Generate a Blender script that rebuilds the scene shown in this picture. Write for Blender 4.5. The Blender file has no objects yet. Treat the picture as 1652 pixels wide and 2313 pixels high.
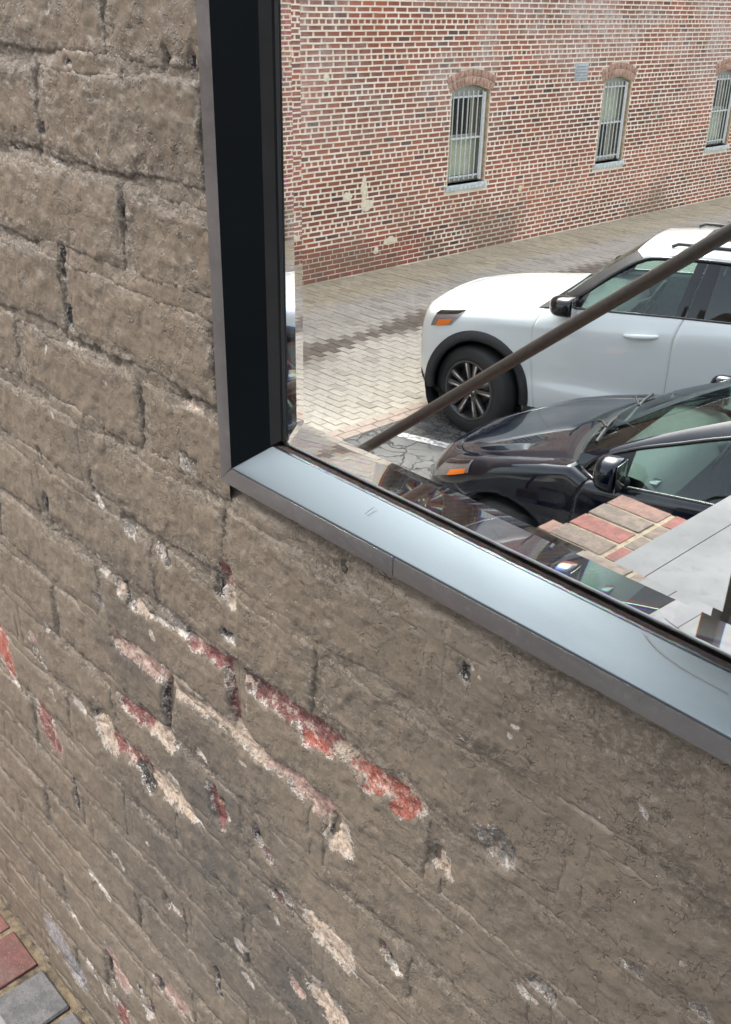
import bpy, bmesh, math, random
import numpy as np
from mathutils import Vector, Matrix

# ------------------------------------------------------------------ camera, sky, sun, exposure
scene = bpy.context.scene
CAMZ = 3.44                       # height of the camera above the parking lot (z = 0)
pitch, yaw, roll = -0.479191824, -0.812034618, 0.0211427816
F_PX, H_PX = 2241.655, 2313.0
_cy, _sy, _cp, _sp = math.cos(yaw), math.sin(yaw), math.cos(pitch), math.sin(pitch)
fw = Vector((_sy * _cp, _cy * _cp, _sp)); rt = Vector((_cy, -_sy, 0)); up = rt.cross(fw)
r2 = rt * math.cos(roll) + up * math.sin(roll); u2 = up * math.cos(roll) - rt * math.sin(roll)
cam_d = bpy.data.cameras.new('camera'); cam = bpy.data.objects.new('camera', cam_d)
scene.collection.objects.link(cam)
cam.matrix_world = Matrix(((r2.x, u2.x, -fw.x, 0), (r2.y, u2.y, -fw.y, 0), (r2.z, u2.z, -fw.z, CAMZ), (0, 0, 0, 1)))
cam_d.sensor_fit = 'VERTICAL'; cam_d.sensor_height = 24.0; cam_d.lens = F_PX / H_PX * 24.0
cam_d.clip_start = 0.02; cam_d.clip_end = 2000
scene.camera = cam

SUN_EL, SUN_AZ = math.radians(55), math.radians(224)      # azimuth measured from +x, counter-clockwise
world = bpy.data.worlds.new('World'); scene.world = world; world.use_nodes = True
wn = world.node_tree.nodes; wl = world.node_tree.links
bg = wn['Background']; sky = wn.new('ShaderNodeTexSky'); sky.sky_type = 'NISHITA'; sky.sun_disc = False
sky.sun_elevation = SUN_EL; sky.sun_rotation = math.pi / 2 - SUN_AZ; sky.dust_density = 4.0; sky.air_density = 1.0; sky.ozone_density = 1.0
hs = wn.new('ShaderNodeHueSaturation'); hs.inputs['Saturation'].default_value = 0.38     # overcast: the blue is mostly veiled
wl.new(sky.outputs[0], hs.inputs['Color']); wl.new(hs.outputs[0], bg.inputs['Color']); bg.inputs['Strength'].default_value = 0.15
sd = bpy.data.lights.new('sun', 'SUN'); sd.energy = 0.9; sd.angle = math.radians(12); sd.color = (1, .96, .9)
sun = bpy.data.objects.new('sun', sd); scene.collection.objects.link(sun)
_d = Vector((math.cos(SUN_EL) * math.cos(SUN_AZ), math.cos(SUN_EL) * math.sin(SUN_AZ), math.sin(SUN_EL)))
sun.rotation_euler = _d.to_track_quat('Z', 'Y').to_euler(); sun.location = _d * 30
vs = scene.view_settings; vs.view_transform = 'Standard'; vs.look = 'None'; vs.gamma = 1; vs.exposure = 2.08; vs.use_curve_mapping = False
scene.render.engine = 'CYCLES'
cy = scene.cycles
cy.use_denoising = True; cy.max_bounces = 16; cy.transmission_bounces = 12; cy.glossy_bounces = 10; cy.diffuse_bounces = 3
cy.transparent_max_bounces = 16; cy.caustics_reflective = False; cy.caustics_refractive = False
cy.sample_clamp_indirect = 6

# ------------------------------------------------------------------ helpers
random.seed(4); rng = np.random.default_rng(11)
COL = scene.collection
D = 0.40                          # plane of the painted wall
YF = 0.4156                       # front face of the mirror glass
YM = 0.4202                       # effective mirror plane
def V(x, yv, z):                  # a point seen in the mirror (metres from the camera) -> where it really stands
    return (x, 2 * YM - yv, z + CAMZ)

def tag(o, label, cat=None, group=None, kind=None):
    if label: o['label'] = label
    if cat: o['category'] = cat
    if group: o['group'] = group
    if kind: o['kind'] = kind
    return o
def empty(name, loc=(0, 0, 0), rz=0, parent=None):
    o = bpy.data.objects.new(name, None); COL.objects.link(o); o.location = loc; o.rotation_euler = (0, 0, rz)
    if parent: o.parent = parent
    return o
def link(name, me, mat=None, parent=None):
    o = bpy.data.objects.new(name, me); COL.objects.link(o)
    if mat is not None and len(me.materials) == 0: me.materials.append(mat)
    if parent: o.parent = parent
    return o
def mesh(name, v, f, mat=None, parent=None, smooth=False):
    me = bpy.data.meshes.new(name); me.from_pydata([tuple(map(float, p)) for p in v], [], [tuple(map(int, q)) for q in f]); me.update()
    if smooth: me.shade_smooth()
    return link(name, me, mat, parent)
def npmesh(name, v, f, smooth=True):
    """numpy vertices (n,3) and quads (m,4) -> mesh data"""
    me = bpy.data.meshes.new(name); n, m, k = len(v), len(f), f.shape[1]
    me.vertices.add(n); me.vertices.foreach_set('co', np.ascontiguousarray(v, dtype=np.float32).ravel())
    me.loops.add(m * k); me.loops.foreach_set('vertex_index', np.ascontiguousarray(f, dtype=np.int32).ravel())
    me.polygons.add(m); me.polygons.foreach_set('loop_start', np.arange(0, m * k, k, dtype=np.int32))
    me.polygons.foreach_set('use_smooth', np.full(m, smooth, dtype=bool))
    me.update(calc_edges=True)
    return me
def gridfaces(nu, nv, flip=False):
    i = np.arange(nu - 1)[:, None] * nv + np.arange(nv - 1)[None, :]; i = i.ravel()
    q = np.stack([i, i + nv, i + nv + 1, i + 1], 1)
    return q[:, ::-1] if flip else q
BOXF = [(0, 1, 3, 2), (4, 6, 7, 5), (0, 4, 5, 1), (2, 3, 7, 6), (0, 2, 6, 4), (1, 5, 7, 3)]
def boxv(a, b): return [(x, y, z) for x in (a[0], b[0]) for y in (a[1], b[1]) for z in (a[2], b[2])]
def box(name, a, b, mat, parent=None, bev=0):
    a, b = [min(p, q) for p, q in zip(a, b)], [max(p, q) for p, q in zip(a, b)]
    return prism8(name, boxv(a, b), mat, parent, bev)
def prism8(name, v, mat, parent=None, bev=0, seg=2):
    bm = bmesh.new(); vs_ = [bm.verts.new(p) for p in v]
    for f in BOXF: bm.faces.new([vs_[i] for i in f])
    bmesh.ops.recalc_face_normals(bm, faces=bm.faces)
    if bev: bmesh.ops.bevel(bm, geom=list(bm.edges), offset=bev, segments=seg, profile=.6, affect='EDGES')
    me = bpy.data.meshes.new(name); bm.to_mesh(me); bm.free()
    if bev: me.shade_smooth(); 
    o = link(name, me, mat, parent)
    if bev: me.set_sharp_from_angle(angle=math.radians(50))
    return o
def tube(name, pts, r, mat, parent=None, n=14, cap=True):
    pts = [Vector(p) for p in pts]; v = []; f = []
    ref = Vector((0, 0, 1)); 
    for i, p in enumerate(pts):
        t = (pts[min(i + 1, len(pts) - 1)] - pts[max(i - 1, 0)]).normalized()
        a = t.cross(ref if abs(t.dot(ref)) < .95 else Vector((0, 1, 0))).normalized(); b = t.cross(a)
        rr = r[i] if isinstance(r, (list, tuple)) else r
        for k in range(n):
            an = 2 * math.pi * k / n; v.append(p + (a * math.cos(an) + b * math.sin(an)) * rr)
    for i in range(len(pts) - 1):
        for k in range(n): f.append((i * n + k, i * n + (k + 1) % n, (i + 1) * n + (k + 1) % n, (i + 1) * n + k))
    if cap: f.append(tuple(range(n))); f.append(tuple(reversed(range((len(pts) - 1) * n, len(pts) * n))))
    o = mesh(name, v, f, mat, parent, True); o.data.set_sharp_from_angle(angle=math.radians(50)); return o

# value/gradient noise for numpy arrays
def perlin(x, y, seed=0):
    x = np.asarray(x, float); y = np.asarray(y, float)
    xi = np.floor(x).astype(np.int64); yi = np.floor(y).astype(np.int64); xf = x - xi; yf = y - yi
    def g(ix, iy, dx, dy):
        h = (ix * 374761393 + iy * 668265263 + seed * 1274126177) & 0xffffffff
        h = ((h ^ (h >> 13)) * 1274126177) & 0xffffffff
        a = (h & 0xffff) * (2 * np.pi / 65536.0)
        return np.cos(a) * dx + np.sin(a) * dy
    u = xf * xf * xf * (xf * (xf * 6 - 15) + 10); v = yf * yf * yf * (yf * (yf * 6 - 15) + 10)
    a = g(xi, yi, xf, yf); b = g(xi + 1, yi, xf - 1, yf); c = g(xi, yi + 1, xf, yf - 1); d = g(xi + 1, yi + 1, xf - 1, yf - 1)
    return 1.5 * ((a * (1 - u) + b * u) * (1 - v) + (c * (1 - u) + d * u) * v)
def fbm(x, y, seed=0, oc=3, gain=.5):
    s = 0; a = 1; n = 0
    for i in range(oc): s = s + a * perlin(x * 2 ** i, y * 2 ** i, seed + 17 * i); n += a; a *= gain
    return s / n
def sstep(a, b, x):
    t = np.clip((x - a) / (b - a), 0, 1); return t * t * (3 - 2 * t)

# node-material helper
class NT:
    def __init__(self, name):
        self.m = bpy.data.materials.new(name); self.m.use_nodes = True; self.t = self.m.node_tree; self.n = self.t.nodes; self.l = self.t.links
        self.b = self.n['Principled BSDF']; self.out = self.n['Material Output']
    def node(self, kind, **kw):
        o = self.n.new(kind)
        for k, v in kw.items(): setattr(o, k, v)
        return o
    def put(self, sock, val):
        if hasattr(val, 'is_output') or hasattr(val, 'links'): self.l.new(val, sock)
        else: sock.default_value = (*val, 1) if isinstance(val, tuple) and len(val) == 3 and sock.type == 'RGBA' else val
    def pos(self, obj=True):
        if not hasattr(self, '_tc'): self._tc = self.node('ShaderNodeTexCoord')
        return self._tc.outputs['Object' if obj else 'Generated']
    def mapping(self, scale=(1, 1, 1), src=None, rot=(0, 0, 0)):
        m = self.node('ShaderNodeMapping'); self.l.new(src or self.pos(), m.inputs['Vector']); m.inputs['Scale'].default_value = scale; m.inputs['Rotation'].default_value = rot; return m.outputs[0]
    def noise(self, scale, detail=4, rough=.55, src=None, dist=0, col=False):
        n = self.node('ShaderNodeTexNoise'); self.l.new(src or self.pos(), n.inputs['Vector'])
        n.inputs['Scale'].default_value = scale; n.inputs['Detail'].default_value = detail; n.inputs['Roughness'].default_value = rough; n.inputs['Distortion'].default_value = dist
        return n.outputs['Color' if col else 'Fac']
    def voro(self, scale, feature='F1', src=None, rand=1.0):
        n = self.node('ShaderNodeTexVoronoi', feature=feature); self.l.new(src or self.pos(), n.inputs['Vector']); n.inputs['Scale'].default_value = scale; n.inputs['Randomness'].default_value = rand
        return n.outputs['Distance']
    def ramp(self, x, a, b, lo=0.0, hi=1.0, smooth=True):
        n = self.node('ShaderNodeMapRange', interpolation_type='SMOOTHSTEP' if smooth else 'LINEAR'); self.put(n.inputs['Value'], x)
        n.inputs['From Min'].default_value = a; n.inputs['From Max'].default_value = b; n.inputs['To Min'].default_value = lo; n.inputs['To Max'].default_value = hi
        return n.outputs['Result']
    def math(self, op, a, b=0.0, clamp=False):
        n = self.node('ShaderNodeMath', operation=op, use_clamp=clamp); self.put(n.inputs[0], a); self.put(n.inputs[1], b); return n.outputs[0]
    def mix(self, fac, a, b, mode='MIX'):
        n = self.node('ShaderNodeMix', data_type='RGBA', blend_type=mode); self.put(n.inputs[0], fac); self.put(n.inputs[6], a); self.put(n.inputs[7], b); return n.outputs[2]
    def attr(self, name, out='Fac'):
        n = self.node('ShaderNodeAttribute', attribute_name=name); return n.outputs[out]
    def bump(self, h, strength=.5, dist=.002, normal=None):
        n = self.node('ShaderNodeBump'); n.inputs['Strength'].default_value = strength; n.inputs['Distance'].default_value = dist; self.l.new(h, n.inputs['Height'])
        if normal is not None: self.l.new(normal, n.inputs['Normal'])
        return n.outputs[0]
    def done(self, color=None, rough=None, metal=None, normal=None, **kw):
        if color is not None: self.put(self.b.inputs['Base Color'], color)
        if rough is not None: self.put(self.b.inputs['Roughness'], rough)
        if metal is not None: self.put(self.b.inputs['Metallic'], metal)
        if normal is not None: self.l.new(normal, self.b.inputs['Normal'])
        for k, v in kw.items(): self.put(self.b.inputs[k], v)
        return self.m

# ------------------------------------------------------------------ materials
def mat_wall():
    t = NT('painted_brick')
    big = t.noise(9, 4); mid = t.noise(45, 5, .6); fine = t.noise(420, 4, .65); flake = t.noise(95, 6, .62, dist=.6)
    base = t.mix(t.ramp(big, .35, .65), (.090, .073, .054), (.108, .087, .064))
    base = t.mix(t.ramp(mid, .3, .75, 0, .5), base, (.118, .094, .069))
    base = t.mix(t.ramp(t.noise(70, 4, .6, t.mapping((.35, 1, 1.2))), .58, .74, 0, .28), base, (.097, .067, .045))
    # grit: dark pits full of dirt and pale worn grains
    grit = t.noise(620, 3, .7); zone = t.ramp(t.noise(17, 4, .6), .40, .62)
    base = t.mix(t.math('MULTIPLY', t.ramp(grit, .55, .68), t.ramp(zone, 0, 1, .06, .25)), base, (.046, .038, .030))
    base = t.mix(t.math('MULTIPLY', t.ramp(t.noise(540, 3, .7, t.mapping((1, 1, 1), None, (.5, .7, .2))), .56, .70), t.ramp(zone, 0, 1, .06, .42)), base, (.175, .149, .120))
    base = t.mix(t.ramp(t.math('ADD', t.voro(95), t.math('MULTIPLY', t.noise(8, 2), .12)), .13, .09, 0, .6), base, (.034, .028, .022))
    soot = t.math('MULTIPLY', t.attr('soot'), t.ramp(t.noise(34, 6, .7), .30, .56))
    base = t.mix(t.math('MULTIPLY', soot, .8), base, (.040, .038, .035))
    chips = t.ramp(t.math('ADD', t.voro(120), t.math('MULTIPLY', t.noise(14, 3), .30)), .185, .165)
    base = t.mix(t.math('MULTIPLY', chips, .8), base, (.36, .34, .31))
    rub = t.math('MULTIPLY', t.ramp(flake, .58, .66), t.ramp(t.noise(13, 3), .48, .66))
    base = t.mix(t.math('MULTIPLY', rub, .25), base, (.225, .20, .17))
    crumb = t.attr('crumb'); cg = t.noise(240, 5, .75)
    base = t.mix(t.math('MULTIPLY', crumb, t.ramp(cg, .50, .58, 0, .85)), base, (.190, .165, .135)); base = t.mix(t.math('MULTIPLY', crumb, t.ramp(cg, .45, .37, 0, .55)), base, (.034, .029, .024))
    # exposed brick and mortar where the paint is gone, plus hole shade painted near-black
    rag = t.math('ADD', t.math('MULTIPLY', t.math('SUBTRACT', t.noise(105, 6, .72), .5), 1.05), t.math('MULTIPLY', t.math('SUBTRACT', t.noise(420, 3, .6), .5), .35))
    e = t.math('ADD', t.attr('bare'), rag)
    bare = t.ramp(e, .49, .515); rim = t.math('MULTIPLY', t.ramp(e, .40, .44), t.ramp(t.noise(55, 4), .44, .55))
    wc = t.attr('bare_and_shade_colour', 'Color')
    wc = t.mix(t.ramp(t.noise(230, 4, .7), .42, .60, 0, .9), wc, t.mix(1.0, wc, (.55, .46, .44), 'MULTIPLY'))
    wc = t.mix(t.ramp(t.noise(85, 6, .75), .52, .62, 0, .72), wc, (.32, .265, .22)); wc = t.mix(t.ramp(t.noise(500, 3, .7), .60, .70, 0, .7), wc, (.42, .38, .33)); wc = t.mix(t.ramp(t.noise(130, 5, .7), .40, .32, 0, .7), wc, (.045, .035, .03))
    col = t.mix(rim, base, (.34, .32, .29)); col = t.mix(bare, col, wc)
    h = t.math('ADD', t.math('MULTIPLY', t.noise(62, 3, .5), 1.0), t.math('MULTIPLY', t.noise(165, 3, .5), .55)); h = t.math('ADD', h, t.math('MULTIPLY', fine, t.ramp(zone, 0, 1, .12, .40)))
    h = t.math('ADD', h, t.math('MULTIPLY', t.ramp(t.noise(24, 5, .62), .545, .556), .75)); h = t.math('ADD', h, t.math('MULTIPLY', t.ramp(t.noise(58, 5, .62, t.mapping((1, 1, .55))), .585, .60), .65))
    h = t.math('SUBTRACT', h, t.math('MULTIPLY', t.ramp(t.math('ADD', t.voro(120), t.math('MULTIPLY', t.noise(10, 3), .35)), .30, .22), .9)); h = t.math('ADD', h, t.math('MULTIPLY', grit, t.ramp(zone, 0, 1, .06, .32)))
    h = t.math('ADD', h, t.math('MULTIPLY', crumb, t.math('MULTIPLY', cg, 3.2)))
    h = t.math('SUBTRACT', h, t.math('MULTIPLY', bare, 1.1))
    return t.done(col, t.ramp(mid, .3, .7, .40, .55), normal=t.bump(h, .8, .0020), **{'Specular IOR Level': .45})
M = {}
M['wall'] = mat_wall()
def mat_metal(name, c, metal, rough, streak=.12, dust=0):
    t = NT(name); n = t.noise(26, 5, .6, t.mapping((.25, 1, 1))); s = t.noise(700, 3, .6)
    col = t.mix(t.ramp(n, .3, .7, 0, 1), tuple(x * (1 - streak) for x in c), tuple(min(1, x * (1 + streak)) for x in c))
    r = t.math('ADD', t.ramp(n, .3, .7, -.05, .05), rough)
    if dust:
        dn = t.noise(210, 5, .75); ds = t.voro(260); wsp = t.ramp(t.voro(42), .32, .36, 1, 0)
        col = t.mix(t.math('MULTIPLY', t.ramp(dn, .50, .72), dust), col, (.30, .29, .27)); col = t.mix(t.ramp(ds, .10, .06, 0, dust * 1.6), col, (.42, .40, .36)); col = t.mix(t.ramp(ds, .93, .97, 0, dust), col, (.03, .03, .03))
        r = t.math('ADD', r, t.math('MULTIPLY', t.math('ADD', t.ramp(dn, .4, .7, 0, .16), t.math('MULTIPLY', wsp, .05)), min(1.0, dust * 4)))
    return t.done(col, r, metal, normal=t.bump(s, .12, .0003))
M['frame'] = mat_metal('grey_anodised_aluminium', (.118, .114, .113), .6, .40, .12, .18)
M['sill'] = mat_metal('pale_anodised_aluminium', (.080, .099, .110), .85, .34, .04, .008)
M['jamb_reflection'] = mat_metal('painted_dark_reflection', (.0020, .0034, .0046), 0, .5); M['jamb_reflection'].node_tree.nodes['Principled BSDF'].inputs['Specular IOR Level'].default_value = .06  # dark reflection of the person at the camera, painted as black colour
M['rubber'] = mat_metal('black_gasket', (.004, .004, .004), 0, .8)
M['rabbet'] = mat_metal('grey_rabbet', (.06, .068, .068), 0, .5)
def mat_seal():
    t = NT('brown_sealant'); n = t.noise(300, 4); return t.done(t.mix(t.ramp(n, .4, .65), (.010, .006, .005), (.032, .017, .013)), .75, normal=t.bump(n, .8, .001))
M['seal'] = mat_seal()
def mat_glass():
    t = NT('mirror_glass'); g = t.node('ShaderNodeBsdfGlass'); g.inputs['Roughness'].default_value = 0; g.inputs['IOR'].default_value = 1.52; g.inputs['Color'].default_value = (.985, .995, .99, 1)
    t.l.new(g.outputs[0], t.out.inputs[0]); t.n.remove(t.b)
    t2 = NT('mirror_glass_cut_edge'); adds = None
    for c, ior in (((1, 0, 0, 1), 1.5145), ((0, 1, 0, 1), 1.520), ((0, 0, 1, 1), 1.526)):
        g = t2.node('ShaderNodeBsdfGlass'); g.inputs['Roughness'].default_value = 0; g.inputs['IOR'].default_value = ior; g.inputs['Color'].default_value = c
        if adds is None: adds = g.outputs[0]
        else:
            a = t2.node('ShaderNodeAddShader'); t2.l.new(adds, a.inputs[0]); t2.l.new(g.outputs[0], a.inputs[1]); adds = a.outputs[0]
    g = t2.node('ShaderNodeBsdfGlass'); g.inputs['Roughness'].default_value = 0; g.inputs['IOR'].default_value = 1.52
    mx = t2.node('ShaderNodeMixShader'); t2.l.new(t2.node('ShaderNodeNewGeometry').outputs['Backfacing'], mx.inputs[0]); t2.l.new(adds, mx.inputs[1]); t2.l.new(g.outputs[0], mx.inputs[2])
    m2 = t2.node('ShaderNodeMixShader'); m2.inputs[0].default_value = .30; t2.l.new(g.outputs[0], m2.inputs[1]); t2.l.new(mx.outputs[0], m2.inputs[2])
    t2.l.new(m2.outputs[0], t2.out.inputs[0]); t2.n.remove(t2.b)
    t3 = NT('mirror_silver'); g = t3.node('ShaderNodeBsdfGlossy'); g.inputs['Roughness'].default_value = 0; g.inputs['Color'].default_value = (.93, .95, .94, 1)
    t3.l.new(g.outputs[0], t3.out.inputs[0]); t3.n.remove(t3.b)
    return t.m, t2.m, t3.m
M['glass'], M['glass_cut'], M['silver'] = mat_glass()
def mat_paver(name, mode='rand', base=None):
    t = NT(name); r = t.node('ShaderNodeObjectInfo').outputs['Random'] if mode == 'rand' else t.attr('tone')
    geo = t.node('ShaderNodeNewGeometry').outputs['Position']
    n = t.noise(35, 5, .65, geo); f = t.noise(300, 4, .65, geo)
    rp = t.node('ShaderNodeValToRGB'); t.l.new(r, rp.inputs[0]); el = rp.color_ramp.elements
    stops = base or [(0, (.10, .034, .027)), (.35, (.15, .055, .042)), (.55, (.12, .072, .055)), (.75, (.105, .08, .065)), (1, (.15, .07, .053))]
    while len(el) < len(stops): el.new(.5)
    for e_, (p_, c_) in zip(el, stops): e_.position = p_; e_.color = (*c_, 1)
    c = t.mix(t.ramp(n, .35, .65, 0, .85), rp.outputs[0], t.mix(1.0, rp.outputs[0], (.5, .53, .55), 'MULTIPLY')); c = t.mix(t.ramp(t.noise(11, 5, .7, geo), .52, .70, 0, .5), c, (.085, .072, .060))
    c = t.mix(t.ramp(f, .58, .70, 0, .5), c, (.21, .155, .125)); c = t.mix(t.ramp(f, .44, .34, 0, .7), c, (.04, .027, .024))
    return t.done(c, .85, normal=t.bump(t.math('ADD', n, f), .6, .003))
M['paver'] = mat_paver('landing_brick')
M['paver_red'] = mat_paver('landing_brick_red', base=[(0, (.20, .070, .056)), (1, (.24, .085, .068))])
M['paver_foot'] = mat_paver('worn_foot_brick', base=[(0, (.105, .040, .033)), (1, (.13, .048, .040))]); M['paver_grey'] = mat_paver('landing_brick_grey', base=[(0, (.080, .080, .083)), (1, (.095, .093, .093))])
def mat_sand():
    t = NT('sandy_mortar'); n = t.noise(40, 5, .7); f = t.noise(500, 4, .7)
    c = t.mix(t.ramp(n, .35, .65), (.215, .175, .12), (.30, .255, .185)); c = t.mix(t.ramp(n, .44, .30, 0, .8), c, (.10, .065, .04)); c = t.mix(t.ramp(f, .6, .75, 0, .6), c, (.36, .31, .23))
    return t.done(c, .95, normal=t.bump(t.math('ADD', n, f), .9, .004))
M['sand'] = mat_sand()
def mat_concrete():
    t = NT('pale_concrete'); n = t.noise(3.5, 5, .6); m = t.noise(24, 5, .6); f = t.noise(260, 4, .7)
    c = t.mix(t.ramp(n, .3, .7), (.112, .115, .119), (.16, .163, .167)); c = t.mix(t.ramp(m, .55, .72, 0, .45), c, (.09, .086, .075)); c = t.mix(t.ramp(f, .62, .74, 0, .5), c, (.20, .196, .19)); c = t.mix(t.ramp(t.voro(60), .10, .07, 0, .6), c, (.09, .085, .08))
    return t.done(c, .85, normal=t.bump(f, .35, .002))
M['concrete'] = mat_concrete()

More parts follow.
